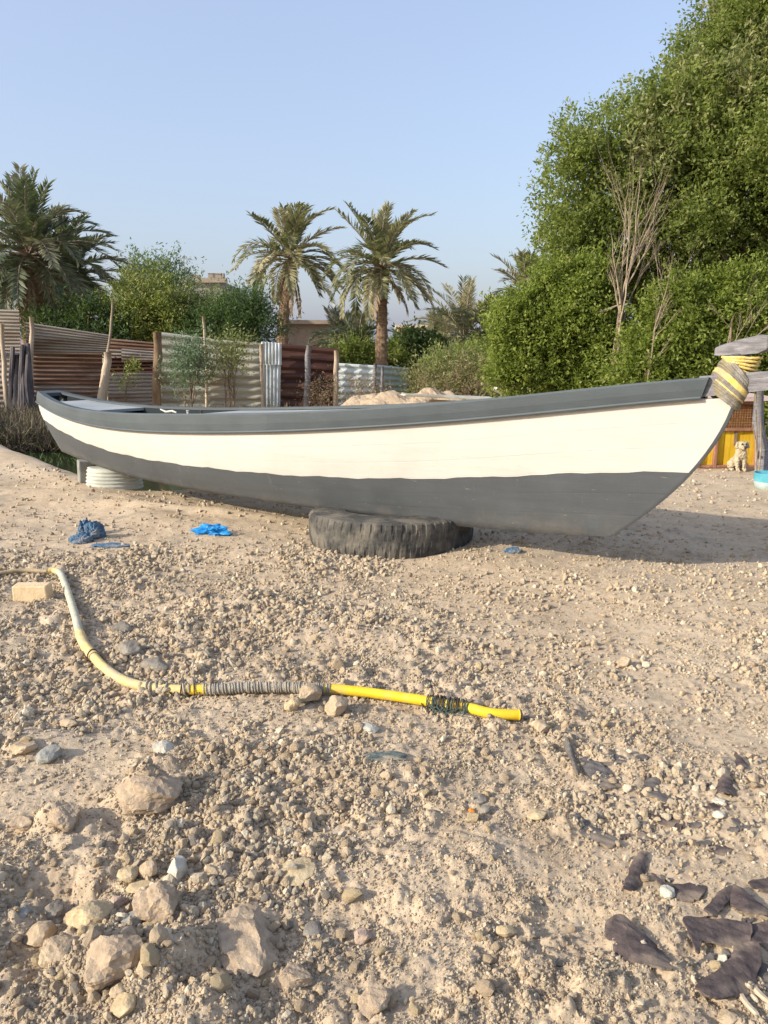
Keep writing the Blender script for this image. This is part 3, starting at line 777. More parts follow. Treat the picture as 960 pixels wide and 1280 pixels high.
    # diagonal lashings round the bow joint
    gr = MB(); yr2 = MB()
    for k in range(22):
        f = k/21; S_ = at(908-21*min(1, f*1.5)+3*f, 445+44*f+random.uniform(-1.5,1.5), 4.66); E_ = at(936-17*f, 484+28*f+random.uniform(-1.5,1.5), 4.58); c = S_.lerp(E_, .5)
        dd = (E_-S_)/2; wd = .125+random.uniform(-.008,.008)-.02*abs(f-.5); sag = Vector((-.012, 0, -.014))
        pts = [c+dd*math.cos(a)-Vector((0,1,0))*math.sin(a)*wd+sag*(math.sin(a)*1.2 if math.sin(a) > 0 else 0) for a in np.linspace(0, 2*math.pi, 34, endpoint=False)]
        (yr2 if k in (7,8,9,13) else gr).tube(pts, (.0085 if k not in (8,9) else .0105)*random.uniform(.8,1.15), 6, closed=True, wob=.08)
    part(gr, 'grey_lashing', rope_g, root, smooth=True); part(yr2, 'yellow_lashing', rope_y, root, smooth=True)
    hr = MB(); a = at(947, 466, 4.5); hr.tube([a, a-ez*.06+ex*.002, a-ez*.125, a-ez*.17+ex*.004], .0055, 6); part(hr, 'hanging_cord', rope_g, root, smooth=True)
    return root
build_boat()

# ------------------------------------------------------------------ tyre
def build_tyre():
    c = Vector((.052, 6.0, float(H(np.array([.05]), np.array([5.6]), True)[0])-.015)); Wd = .25; Ro = .655; root = empty('tyre', c)
    tag(root, 'big dusty truck tyre lying flat under the middle of the boat', 'tyre')
    N = 432; prof = [(.33,.03),(.36,.004),(.50,-.002),(.62,.006),(.643,.014),(.651,.05),(Ro,.10),(Ro,.142),(Ro,.19),(.651,.235),(.643,.264),(.62,.274),(.50,.280),(.36,.275),(.33,.255),(.325,.14)]
    mb = MB(); vs = []
    for i in range(N):
        a = 2*math.pi*i/N; lug = (i % 8) in (0,1)
        for j, (r, z) in enumerate(prof):
            rr = r
            if 4 <= j <= 10:
                sh = (i+(3 if j > 7 else 0)) % 8
                if j in (4,5,9,10) and sh in (0,1,2): rr -= .009
                if j in (6,8) and ((i+j*2) % 6) < 2: rr -= .004
                if j == 7: rr -= .004
                rr += .0012*math.sin(i*.37+j)*math.sin(i*.11)
            rr *= 1+.008*math.sin(3*a+1)+.004*math.sin(11*a)
            vs.append(c+Vector((math.cos(a)*rr, math.sin(a)*rr, z*(.86+.13*max(0, -math.sin(a))**.7)+.004*math.sin(2*a))))
    m = len(prof); fs = []
    for i in range(N):
        k = (i+1) % N
        for j in range(m): fs.append((i*m+j, k*m+j, k*m+(j+1) % m, i*m+(j+1) % m))
    mb.add(vs, fs); o = part(mb, 'tread', rubber, root)
build_tyre()
# ribbed pale block and grey block under the stern
def build_support():
    p = at(143, 598, 8.3); g = float(H(np.array([p.x]), np.array([8.3]), True)[0]); c = Vector((p.x-.02, 8.35, g-.02)); root = empty('ribbed_drum', c)
    tag(root, 'short wide white ribbed drum under the stern of the boat', 'drum')
    N = 64; mb = MB(); prof = []
    for k in range(25):
        z = k/24*.23; prof.append((.275+.03*(1-k/24)+.008*math.sin(k*math.pi/2.0), z))
    prof += [(.24,.232),(0.02,.232)]
    P = [[c+Vector((math.cos(a)*r, math.sin(a)*r*.8, z)) for r, z in prof] for a in np.linspace(0, 2*math.pi, N+1)]
    mb.grid(P, 0, True); part(mb, 'shell', ridge_m, root, smooth=True)
    g2 = MB(); q = at(103, 598, 8.35); q.z = 0
    g2.box((q.x, 8.45, .12), (.16,.22,.32), Matrix.Rotation(.5,3,'Z'), 0, .95, .01); o = g2.build('support_block', conc, None, bevel=.015)
    tag(o, 'grey concrete block standing beside the white ribbed drum under the stern', 'block')
build_support()

# ------------------------------------------------------------------ pipe on the ground
PIPE = [(-30,719),(0,717.5),(30,715),(56,714.5),(68,714),(76,718),(82,732),(88,750),(94,772),(100,792),(106,806),(116,821),(130,835),(150,849),(168,857),(186,861),(215,863.5),(245,864),(275,862.5),(300,861),(330,860.5),(360,861),(388,862),(412,862.5),(440,865.5),(470,869),(505,874),(540,879.5),(562,883),(585,886.5),(615,891),(650,895.5)]
def catmull(P, n=6):
    P = [Vector(p) for p in P]; out = []
    for i in range(len(P)-1):
        a = P[max(i-1,0)]; b = P[i]; c = P[i+1]; d = P[min(i+2,len(P)-1)]
        for k in range(n):
            t = k/n; out.append(.5*((2*b)+(c-a)*t+(2*a-5*b+4*c-d)*t*t+(3*b-a-3*c+d)*t**3))
    out.append(P[-1]); return out
def build_pipe():
    r = .0215; pts = []
    for px, py in PIPE:
        p = gnd(px, py+1, r*1.1); pts.append(p)
    # smooth heights so the pipe bridges small hollows
    zs = [p.z for p in pts]
    for _ in range(3): zs = [zs[0]]+[max((zs[i-1]+zs[i]*2+zs[i+1])/4, zs[i]-.01) for i in range(1, len(zs)-1)]+[zs[-1]]
    for p, z in zip(pts, zs): p.z = z+.010
    C = catmull(pts, 6); S = [project(p)[0] for p in C]
    root = empty('plastic_pipe', pts[14]); tag(root, 'long bent plastic pipe, mostly yellow and patched with grey tape, lying on the rubble', 'pipe')
    def seg(a, b): # index range for pipe knots a..b
        return C[int(a*6):int(b*6)+1]
    defs = [(0,4,pipe_b,.014,'brown_pipe_section'),(3.3,4.8,pipe_py,.021,'elbow'),(4.6,9.2,pipe_g,.0215,'pale_green_section'),(9,11.2,pipe_py,.025,'coupling'),(11,15.2,pipe_py,.0215,'faded_yellow_section'),
            (15,17,pipe_py,.0212,'faded_yellow_section'),(16.7,17.6,pipe_y,.0217,'bright_yellow_section'),(17.4,23,tape,.0215,'taped_section'),(22.8,31,pipe_y,.0215,'bright_yellow_section')]
    for a, b, m, rr, nm in defs:
        mb = MB(); q = seg(a, b); mb.tube(q, rr, 14); part(mb, nm, m, root, smooth=True)
    # open end
    e = C[-1]; d = (C[-1]-C[-3]).normalized(); mb = MB(); mb.tube([e-d*.004, e+d*.004], .0225, 14, cap=False); mb.tube([e-d*.01, e+d*.0016], .0175, 12); part(mb, 'open_end', dark_m, root, smooth=True)
    def wrap(a, b, turns, rr, tr, mat, nm, jit=.003):
        q = seg(a, b); N = len(q); mb = MB(); pts2 = []
        M = int(turns*14)
        for k in range(M+1):
            s = k/M*(N-1); s = min(max(s+.5*math.sin(s*1.1)+.2*math.sin(s*3.7), 0), N-1.001); i = min(int(s), N-2); p = q[i].lerp(q[i+1], s-i); t = (q[i+1]-q[i]).normalized(); x = t.cross(Vector((0,0,1))).normalized(); y = t.cross(x)
            an = 2*math.pi*k/14; R_ = rr+random.uniform(0, jit)
            pts2.append(p+x*math.cos(an)*R_+y*math.sin(an)*R_)
        mb.tube(pts2, tr, 5); return part(mb, nm, mat, root, smooth=True)
    wrap(14.7, 15.9, 4, .0225, .006, tape, 'tape_wrap'); wrap(16.2, 16.9, 2, .0225, .005, tape, 'tape_wrap'); wrap(16.0, 16.5, 1.2, .024, .0028, dark_m, 'wire_tie'); wrap(16.7, 17.1, 1.2, .024, .0028, dark_m, 'wire_tie')
    wrap(17.3, 23.1, 48, .0212, .0036, tape, 'tape_wrap', .0025); wrap(26.8, 29.1, 22, .0222, .0022, tie_m, 'string_tie', .006); wrap(10.8, 11.2, 1.5, .0255, .003, dark_m, 'wire_tie')
    wrap(27.0, 28.9, 9, .026, .003, dark_m, 'string_tie', .01)
    mb = MB()
    for k in range(26):
        p = C[int(random.uniform(27, 29)*6)]; a = p+Vector((random.uniform(-.02,.02), -.018, random.uniform(-.01,.02))); mb.tube([a, a+Vector((random.uniform(-.03,.03), random.uniform(-.03,-.01), -.012)), a+Vector((random.uniform(-.06,.06), random.uniform(-.05,-.02), -.022))], .0016, 4)
    part(mb, 'loose_string', tie_m, root)
build_pipe()

# ------------------------------------------------------------------ dark shards, bottom right
def shard(poly, label, mat=shard_m, th=.009, curl=.02, lift=.006, tilt=0, name='dark_shard', cat='shard'):
    P = [gnd(px, py) for px, py in poly]; z = sum(p.z for p in P)/len(P)
    c = sum(P, Vector())/len(P)
    # outline -> finer ring, then concentric rings for a curled plate
    ring = []; M_ = len(P)
    for i in range(M_):
        a, b, c_, d = P[i-1], P[i], P[(i+1) % M_], P[(i+2) % M_]
        for k in range(5):
            t = k/5; q = .5*((2*b)+(c_-a)*t+(2*a-5*b+4*c_-d)*t*t+(3*b-a-3*c_+d)*t**3); q = q.lerp(b.lerp(c_, t), .5)
            q = q+Vector((random.uniform(-1,1), random.uniform(-1,1), 0))*.0032; ring.append(q)
    far = max(ring, key=lambda p: (p-c).length); ax = (far-c); ax.z = 0; L = ax.length; ax = ax.normalized(); pr = Vector((-ax.y, ax.x, 0))
    W = max(abs((p-c).dot(pr)) for p in ring)
    def hgt(p):
        d = p-c; u = d.dot(ax)/L; v = d.dot(pr)/max(W, 1e-4)
        return lift+curl*(1-v*v)*.8+curl*.5*(u*u)+tilt*u
    from mathutils.geometry import delaunay_2d_cdt
    n = len(ring); pts = [Vector((p.x-c.x, p.y-c.y)) for p in ring]; ed = [(i, (i+1) % n) for i in range(n)]
    x0_, x1_ = min(p.x for p in pts), max(p.x for p in pts); y0_, y1_ = min(p.y for p in pts), max(p.y for p in pts); g_ = max(.007, (x1_-x0_)/14)
    gx = x0_
    while gx < x1_:
        gy = y0_
        while gy < y1_: pts.append(Vector((gx+random.uniform(-.3,.3)*g_, gy+random.uniform(-.3,.3)*g_))); gy += g_
        gx += g_
    V2, E2, F2, *_ = delaunay_2d_cdt(pts, ed, [], 1, 1e-5)
    vs = []; fs = []; B = len(V2)
    for lev in (1, 0):
        for q in V2:
            w_ = Vector((q.x+c.x, q.y+c.y, 0)); w_.z = z+hgt(w_)+(0 if lev else -th)+.0018*math.sin(w_.x*120+w_.y*70)*math.sin(w_.y*95); vs.append(w_)
    from collections import Counter
    cn = Counter(); dirn = {}
    for f in F2:
        fs.append(tuple(f)); fs.append(tuple(B+i for i in f[::-1]))
        for i in range(len(f)):
            e = (f[i], f[(i+1) % len(f)]); cn[tuple(sorted(e))] += 1; dirn[tuple(sorted(e))] = e
    for k_, v_ in cn.items():
        if v_ == 1: i, j = dirn[k_]; fs.append((j, i, B+i, B+j))
    mb = MB(); mb.add(vs, fs); o = mb.build(name, mat, None, smooth=False, loc=c)
    m = o.modifiers.new('b', 'BEVEL'); m.width = .0015; m.segments = 1; m.limit_method = 'ANGLE'; m.angle_limit = R(50)
    return tag(o, label, cat)
SH = [
 ([(867,1243),(881,1264),(903,1261),(931,1251),(946,1232),(950,1208),(944,1196),(917,1193),(913,1206),(898,1223)], 'largest curved purple-brown shard lying at the bottom right corner', shard_m, .03, .016),
 ([(753,1177),(773,1162),(800,1172),(827,1190),(841,1222),(827,1223),(800,1213),(773,1197)], 'broad smooth purple-brown shard lying alone left of the shard heap', shard_m, .028, .012),
 ([(803,1072),(807,1087),(803,1107),(790,1123),(777,1128),(783,1107),(787,1087),(793,1077)], 'upright crescent shaped brown shard above the rounded white stone', shard_m, .03, .006),
 ([(813,1100),(837,1113),(873,1105),(885,1113),(873,1130),(853,1130),(830,1117)], 'twisted brown shard just right of the rounded white stone', shard_m, .02, .004),
 ([(712,1023),(727,1023),(773,1053),(763,1065),(737,1053),(718,1037)], 'flat grey shard lying alone on the gravel, left of the other shards', shard_g, .010, .004),
 ([(703,933),(710,935),(724,967),(721,978)], 'thin upright grey sliver leaning at the upper left of the shards', shard_g, .03, .01),
 ([(727,963),(747,958),(773,973),(780,983),(757,990),(737,978)], 'cracked grey-brown flake right of the thin upright sliver', shard_g, .012, .004),
 ([(722,955),(760,943),(786,951),(770,957),(740,961)], 'narrow flat grey strip above the cracked flake', shard_g, .008, .006),
 ([(807,997),(812,988),(840,997),(877,1017),(867,1023),(840,1010)], 'long grey shard pointing right in the upper group of shards', shard_g, .012, .006),
 ([(806,980),(820,976),(828,988),(815,994),(805,992)], 'small squarish grey shard at the left tip of the long grey shard', shard_g, .012, .008),
 ([(828,964),(843,961),(863,972),(843,976)], 'pointed purple-grey flake at the top of the upper shard group', shard_m, .01, .004),
 ([(895,988),(908,975),(922,998),(903,1002)], 'triangular dark shard standing above two white pebbles', shard_m, .03, .008),
 ([(885,1008),(896,1004),(912,1008),(908,1018),(890,1014)], 'small dark shard between the two white pebbles', shard_m, .01, .002),
 ([(783,1023),(797,1033),(816,1055),(800,1050)], 'dark reddish sliver below the long grey shard', shard_m, .012, .004),
 ([(815,1021),(830,1019),(850,1026),(843,1034),(822,1031)], 'small oval brown flake right of the dark reddish sliver', shard_m, .008, .002),
 ([(878,1149),(898,1120),(917,1121),(905,1140),(891,1155)], 'purple-grey shard at the upper left of the shard heap', shard_m, .022, .012),
 ([(916,1118),(940,1130),(965,1149),(957,1156),(930,1148),(911,1133)], 'long dark shard at the top right of the shard heap', shard_m, .02, .016),
 ([(853,1150),(880,1153),(915,1158),(938,1165),(935,1190),(905,1192),(878,1186),(872,1204),(860,1180)], 'wide ragged purple-brown shard in the middle of the shard heap', shard_m, .016, .014),
 ([(930,1161),(968,1158),(968,1196),(948,1186),(936,1186)], 'brown shard at the right edge of the shard heap', shard_m, .016, .006),
 ([(935,1105),(968,1104),(968,1118),(942,1117)], 'flat shard at the right edge above the shard heap', shard_m, .012, .01),
 ([(872,1207),(886,1196),(905,1216),(884,1222)], 'pale dusty grey flake under the largest curved shard', shard_g, .008, .004),
 ([(880,1057),(900,1054),(918,1063),(905,1071),(886,1066)], 'half-buried brown shard on the open gravel right of the others', shard_m, .006, .0),
 ([(913,1024),(938,1026),(952,1036),(926,1039)], 'half-buried grey flake near the right edge below the white pebbles', shard_g, .006, .0),
 ([(918,948),(932,955),(934,962),(922,959)], 'small dark flake alone near the right edge on the fine gravel', shard_m, .010, .004),
 ([(706,916),(720,918),(719,929),(709,926)], 'small dark grey chip above the thin upright sliver', shard_g, .012, .004),
 ([(935,1200),(968,1203),(968,1245),(950,1238)], 'greenish grey plate at the right edge beside the largest shard', shard_g, .010, .002),
]
for poly, lab, m, cu, li in SH: shard(poly, lab, m, curl=cu*.8, lift=li*.8+.001, th=.006)
for k in range(30):
    cx_, cy_ = random.choice([(760,985),(850,1010),(900,1040),(830,1050),(880,1130),(930,1170),(820,1110),(900,990),(800,975)]); cx_ += random.gauss(0, 26); cy_ += random.gauss(0, 16); rr_ = random.uniform(4, 9); a0 = random.uniform(0, 6.28)
    m_ = random.choice([shard_m, shard_g])
    shard([(cx_+rr_*random.uniform(.7,1.5)*math.cos(a0+q), cy_+rr_*.5*random.uniform(.6,1.1)*math.sin(a0+q)) for q in (0, 1.2, 2.6, 3.6, 5.0)], 'small '+('purple-brown' if m_ is shard_m else 'grey')+' fragment strewn around the dark shards', m_, curl=.005, lift=.006, name='dark_fragment', cat='fragment')['group'] = 'small fragments among the dark shards'
def stick(a, b, r, mat, label, name='stick', cat='stick', n=6):
    A, B = gnd(*a, r), gnd(*b, r); mb = MB(); pts = [A.lerp(B, k/6)+Vector((random.uniform(-1,1), random.uniform(-1,1), 0))*r*.3+Vector((0,0,.006)) for k in range(7)]
    mb.tube(pts, [r*(1-.05*k) for k in range(7)], n); return tag(mb.build(name, mat), label, cat)
stick((926,1248),(962,1292), .0075, wood_l, 'pale broken stick under the largest curved shard, nearer one')
stick((936,1233),(975,1268), .0085, wood_l, 'pale split stick at the right edge beside the greenish grey plate')

# ------------------------------------------------------------------ litter near the boat
def crumple(name, px, py, sx, sy, sz, mat, label, cat, seed, amp=.35):
    p = gnd(px, py); rng = np.random.default_rng(seed); v, f = ICO[4]; v = v.copy()
    for fr in (2.5, 5, 9):
        ph = rng.uniform(0, 6, 6); dirs = rng.normal(size=(3,3))
        q = v@dirs.T*fr; v = v*(1+amp/fr*2*(np.abs(np.sin(q[:,0]+ph[0]))-.5+np.abs(np.sin(q[:,1]+ph[1]))-.5)[:, None])
    v = v*np.array([sx, sy, sz]); v[:, 2] = np.maximum(v[:, 2], -sz*.35)
    me = bpy.data.meshes.new(name); me.from_pydata(v.tolist(), [], f); me.materials.append(mat)
    o = bpy.data.objects.new(name, me); COL.objects.link(o); o.location = p+Vector((0,0,sz*.35)); return tag(o, label, cat)
rag = empty('blue_cloth', gnd(120, 682)); tag(rag, 'crumpled dark blue cloth lying on the ground left of the boat', 'cloth')
for nm, px, py, sx, sy, sz, sd in (('cloth_fold',103,678,.075,.06,.05,1),('cloth_fold',119,672,.06,.06,.085,2),('cloth_fold',108,668,.055,.05,.08,3),('cloth_tail',140,684,.13,.05,.02,4)):
    o = crumple(nm, px, py, sx, sy, sz, cloth_d, None, None, sd); o.parent = rag; o.location -= rag.location
crumple('plastic_bag', 265, 667, .115, .07, .045, plastic_b, 'bright blue crumpled plastic bag on the ground below the hull', 'bag', 8, .5)
crumple('plastic_scrap', 641, 691, .05, .035, .025, cloth_d, 'small dark blue plastic scrap right of the tyre', 'scrap', 9)
crumple('rag', 480, 948, .06, .03, .010, mat_basic('teal_rag', (.07,.09,.085), (.16,.18,.16), 30, .9, c3=(.3,.25,.19)), 'flat dirty teal rag half buried in the gravel below the pipe', 'rag', 12, .5)
def brick():
    p = gnd(37, 752); mb = MB(); mb.box(p+Vector((0,.05,.045)), (.21,.10,.10), Matrix.Rotation(.06,3,'Z'), 0, .97, .004)
    o = mb.build('brick', brick_m, None, bevel=.008); tag(o, 'single yellow brick lying left of the pipe', 'brick')
brick()
# twigs and straw litter
def litter():
    rng = np.random.default_rng(21); N = 9500
    r = np.exp(rng.uniform(math.log(2.2), math.log(10.5), N)); a = rng.uniform(R(-34), R(36), N); x, y = r*np.sin(a), r*np.cos(a)
    keepm = ((x*.602+y*.798) > 4.2) | (rng.random(N) < .35); x, y = x[keepm], y[keepm]; r = r[keepm]
    d = (x+3.62)*.785+(y-8.98)*.62; sv = -(x+3.62)*.62+(y-8.98)*.785; k = (d < .1) | (sv < -1.3); x, y, r = x[k], y[k], r[k]
    n = len(x); z = H(x, y)+.004; an = rng.uniform(0, 6.28, n)
    D = np.stack([np.cos(an), np.sin(an), rng.uniform(-.05,.12,n)], 1); Nn = np.stack([rng.normal(size=n)*.3, rng.normal(size=n)*.3, np.ones(n)], 1)
    o = quads_mesh('straw_litter', leaf_quads(np.stack([x,y,z],1), unit(D), unit(Nn), .02+.05*rng.random(n)**2*np.maximum(1, r/4), .0025+.006*rng.random(n)), rng.random(n), straw_m)
    tag(o, 'bits of straw, twigs and dead leaves strewn over the ground', None, None, 'stuff')
litter()

# ------------------------------------------------------------------ kennel, puppy, basin
def build_kennel():
    Y = 9.75; base = at(921, 588, Y); g = float(H(np.array([base.x]), np.array([Y]), True)[0]); root = empty('dog_kennel', (base.x, Y, g))
    tag(root, 'small kennel with a yellow board front and a rusty wire mesh window', 'kennel')
    x0 = at(872, 560, Y).x; x1 = at(948, 560, Y).x; zt = at(921, 501, Y).z; zm = at(921, 537, Y).z; zd = at(921, 583, Y).z; xl = at(894.5, 560, Y).x
    dp = .75
    f = MB(); t = .04
    for x in (x0+t/2, xl, x1-t/2):
        f.box((x, Y, (g+zt)/2), (t, .05, zt-g))
        if x != xl: bpst = MB(); bpst.box((x, Y+dp, (g+zt)/2), (t, .05, zt-g)); part(bpst, 'back_post', redwood, root)
    for z in (zt-t/2, zm, zd): f.box(((x0+x1)/2, Y+.002, z), (x1-x0-.004, .045, t*.8 if z != zt-t/2 else t))
    part(f, 'frame', redwood, root, bevel=.004)
    d = MB(); n = 9; wv = (x1-x0-.06)/n
    for k in range(n):
        d.box((x0+.03+wv*(k+.5), Y+.035+random.uniform(-.004,.004), (zd+zm)/2), (wv-.004, .018, zm-zd-.02))
    part(d, 'yellow_boards', yellow_door, root)
    s = MB(); s.box((at(920, 548, Y).x, Y+.018, zm-.10), (.035,.02,.2)); part(s, 'latch_strip', wood_d, root)
    w = MB(); zz = np.arange(zm+.02, zt-.04, .032)
    for z in zz: w.tube([(x0+.02, Y+.012, z), (x1-.03, Y+.012, z)], .004, 4)
    for x in np.arange(x0+.03, x1-.03, .032): w.tube([(x, Y+.020, zm), (x, Y+.020, zt-.03)], .004, 4)
    part(w, 'wire_mesh', mesh_m, root)
    b = MB(); b.box(((x0+x1)/2, Y+dp+.03, (g+zt)/2), (x1-x0, .02, zt-g)); b.box((x0-.01, Y+dp/2, (g+zt)/2), (.018, dp, zt-g-.02)); b.box((x1+.01, Y+dp/2, (g+zt)/2), (.018, dp, zt-g-.02))
    part(b, 'side_walls', wood_d, root)
    ib_ = MB(); ib_.box(((x0+x1)/2, Y+.16, (zm+zt)/2-.01), (x1-x0-.05, .02, zt-zm-.06)); part(ib_, 'inner_board', mat_basic('orange_brown_board', (.30,.14,.03), (.46,.24,.05), 7, .8), root)
    r = MB(); r.box(((x0+x1)/2+.02, Y+dp/2, zt+.035), (x1-x0+.12, dp+.16, .05), Matrix.Rotation(.03,3,'X'), 0, 1, .01); part(r, 'roof', mat_basic('pinkish_board', (.42,.32,.29), (.58,.47,.42), 6, .9), root)
    e = MB(); e.tube([at(893, 590, Y-.15), at(918, 594, Y-.2), at(941, 597, Y-.2)], .012, 6, wob=.15); part(e, 'threshold_pole', wood_l, root)
    # gnarled post beside it
    p = MB(); a = at(951, 596, 9.5); a.z = g-.05; b2 = at(948, 484, 9.5)
    p.tube([a, a.lerp(b2, .3)+Vector((.03,0,0)), a.lerp(b2, .6)+Vector((-.02,0,0)), b2+Vector((.01,0,.05))], [.085,.07,.06,.05], 10, wob=.12)
    tag(p.build('wooden_post', weather_wood, None, smooth=True), 'gnarled grey post standing at the right side of the kennel', 'post')
    q = MB()
    for k, (sx, ex_) in enumerate(((945,941),(948,951),(944,945))):
        c0 = at(sx, 592, 9.35); c0.z = .0; q.tube([c0, at((sx+ex_)/2+2, 555+k*4, 9.35), at(ex_, 530-k*9, 9.38)], [.012,.010,.006], 6)
    tag(q.build('bleached_branch', deadwood, None, smooth=True), 'thin bleached forked branch propped against the gnarled post', 'branch')
build_kennel()
def build_basin():
    p = gnd(962, 611); root = empty('plastic_basin', p); tag(root, 'blue and pale plastic tub standing at the right edge in front of the kennel', 'tub')
    for nm, mt, prof in (('upper_band', cyan_p, [(.165,.085),(.17,.17),(.172,.175),(.16,.175),(.155,.09)]), ('lower_band', pale_p, [(.0,.012),(.14,.0),(.15,.01),(.164,.0845),(.155,.09),(.13,.02),(0,.02)])):
        mb = MB(); P = [[p+Vector((math.cos(a)*r, math.sin(a)*r, z)) for r, z in prof] for a in np.linspace(0, 2*math.pi, 41)]; mb.grid(P, 0, True); part(mb, nm, mt, root, smooth=True)
build_basin()
def build_dog():
    Y = 9.45; b = at(924, 592, Y); g = float(H(np.array([b.x]), np.array([Y]), True)[0]); S = .40   # sitting height
    root = empty('puppy', (b.x, Y, g)); tag(root, 'cream coloured puppy sitting in front of the yellow kennel, facing the camera', 'dog')
    J = {}; E = []
    def j(n, x, y, z, r, par=None):
        J[n] = (Vector((x*S, y*S, z*S)), r*S); 
        if par: E.append((par, n))
    j('pelvis', .06, .30, .17, .19); j('belly', .03, .16, .33, .185, 'pelvis'); j('chest', 0, .02, .50, .175, 'belly'); j('neck', -.01, -.02, .66, .12, 'chest'); j('head', -.02, -.05, .80, .16, 'neck')
    j('brow', -.02, -.10, .82, .145, 'head'); j('muz', -.03, -.20, .76, .085, 'brow'); j('nose', -.03, -.26, .755, .06, 'muz')
    for s, n in ((-1,'l'), (1,'r')):
        j('sh'+n, s*.10, -.01, .42, .095, 'chest'); j('el'+n, s*.115, -.02, .26, .065, 'sh'+n); j('wr'+n, s*.105, -.06, .11, .052, 'el'+n); j('pw'+n, s*.105, -.10, .045, .052, 'wr'+n); j('pt'+n, s*.105, -.17, .035, .045, 'pw'+n)
        j('hp'+n, s*.17, .24, .17, .13, 'pelvis'); j('kn'+n, s*.22, .06, .19, .10, 'hp'+n); j('hk'+n, s*.21, .16, .06, .055, 'kn'+n); j('ft'+n, s*.21, -.02, .035, .05, 'hk'+n)
        j('ea'+n, s*.15, -.04, .86, .055, 'head'); j('et'+n, s*.19, -.07, .72, .05, 'ea'+n)
    j('t1', .12, .46, .08, .06, 'pelvis'); j('t2', .28, .52, .05, .045, 't1'); j('t3', .38, .44, .05, .03, 't2')
    names = list(J); me = bpy.data.meshes.new('body'); me.from_pydata([J[n][0] for n in names], [(names.index(a), names.index(c)) for a, c in E], []); me.materials.append(fur)
    o = bpy.data.objects.new('body', me); COL.objects.link(o); o.parent = root
    sk = o.modifiers.new('skin', 'SKIN'); sk.use_smooth_shade = True
    for i, n in enumerate(names):
        me.skin_vertices[0].data[i].radius = (J[n][1],)*2
    me.skin_vertices[0].data[0].use_root = True
    su = o.modifiers.new('sub', 'SUBSURF'); su.levels = 3; su.render_levels = 3
    tx = bpy.data.textures.new('fur', 'CLOUDS'); tx.noise_scale = .02; dm = o.modifiers.new('d', 'DISPLACE'); dm.texture = tx; dm.strength = .026
    for nm, x, y, z, r in (('nose', -.03,-.325,.775,.042), ('eye', -.095,-.225,.86,.028), ('eye', .035,-.225,.86,.028)):
        v, f = ICO[2]; mm = bpy.data.meshes.new(nm); mm.from_pydata((v*r*S).tolist(), [], f); mm.materials.append(black); q = bpy.data.objects.new(nm, mm); COL.objects.link(q); q.parent = root; q.location = (x*S, y*S, z*S)
    mo = MB(); mo.box((-.03*S, -.30*S, .735*S), (.06*S,.02*S,.012*S)); mb2 = mo.build('mouth', black, root)
build_dog()

# ------------------------------------------------------------------ fence of sheets and posts
def sheet(c4, Ys, mat, label, ribs=14, amp=.02, vertical=False, name='sheet_fence', jit=.0, group='corrugated sheet fence'):
    """c4: screen corners tl,tr,br,bl ; Ys depth at left, right"""
    c4 = [c4[0], c4[1]]+[(p[0], p[1]+14) if p[1] > 488 else p for p in c4[2:]]
    tl, tr, br, bl = [at(*p, y) for p, y in zip(c4, (Ys[0], Ys[1], Ys[1], Ys[0]))]
    u = (tr-tl).normalized(); nrm = Vector((u.y, -u.x, 0)); nrm = nrm.normalized()
    if nrm.y > 0: nrm = -nrm
    NU, NV = (ribs*6, 6) if vertical else (10, ribs*6)
    P = []
    for i in range(NV+1):
        v = i/NV; row = []
        for j in range(NU+1):
            s = j/NU; p = tl.lerp(tr, s).lerp(bl.lerp(br, s), v); ph = (s if vertical else v)*ribs*2*math.pi
            k = math.sin(ph); k = max(-.6, min(.6, k))/.6
            dent = .012*math.sin(s*5+v*3+tl.x)*math.sin(v*4)
            row.append(p+nrm*(k*amp+dent))
        P.append(row)
    mb = MB(); mb.grid(P, 0, False); o = mb.build(name, mat, None, smooth=False, loc=(tl+br)/2)
    so = o.modifiers.new('t', 'SOLIDIFY'); so.thickness = .006
    return tag(o, label, 'fence', group)
sheet([(-40,386),(24,388),(26,440),(-40,440)], (17.6,17.8), sh_beige, 'tall beige ribbed sheet at the left end of the fence, upper piece', 12, .018)
sheet([(-40,441),(26,441),(27,505),(-40,508)], (17.7,17.9), sh_pink, 'rust-stained ribbed sheet at the left end of the fence, lower piece', 12, .018)
sheet([(32,403),(137,419),(135,442),(33,441)], (18.0,18.6), sh_beige, 'slanting beige ribbed sheet above the red rusty sheet', 9, .02)
sheet([(40,440),(128,442),(128,505),(38,507)], (18.25,18.75), sh_rust, 'red rusty ribbed sheet behind the stern of the boat', 15, .02)
sheet([(134,423),(200,429),(200,447),(134,446)], (19.2,19.4), sh_rust, 'narrow rusty strip between the leaning post and the brown post', 5, .02)
sheet([(152,436),(195,440),(195,452),(152,452)], (19.1,19.3), sh_pink, 'small grey sheet scrap nailed beside the brown post', 4, .012)
sheet([(134,447),(200,447),(200,468),(134,470)], (19.25,19.45), sh_drust, 'dark rusty sheet in the gap left of the brown post', 5, .02)
sheet([(135,467),(197,466),(197,503),(135,504)], (18.9,19.1), sh_pink, 'pinkish grey ribbed sheet low in the gap left of the brown post', 11, .014)
sheet([(200,415),(264,423),(264,502),(200,504)], (19.0,19.3), sh_grey, 'greenish grey ribbed sheet right of the brown post', 9, .022)
sheet([(263,424),(327,429),(327,500),(263,500)], (19.25,19.5), sh_grey, 'pale beige-grey ribbed sheet behind the two thin saplings', 9, .022)
sheet([(327,427),(352,429),(352,456),(327,455)], (19.2,19.3), sh_galv, 'bright galvanised sheet, short upper piece of the upright strip', 6, .018, True)
sheet([(328,455),(351,456),(350,510),(329,510)], (19.3,19.35), sh_galv, 'bright galvanised sheet, long lower piece of the upright strip', 5, .025, True)
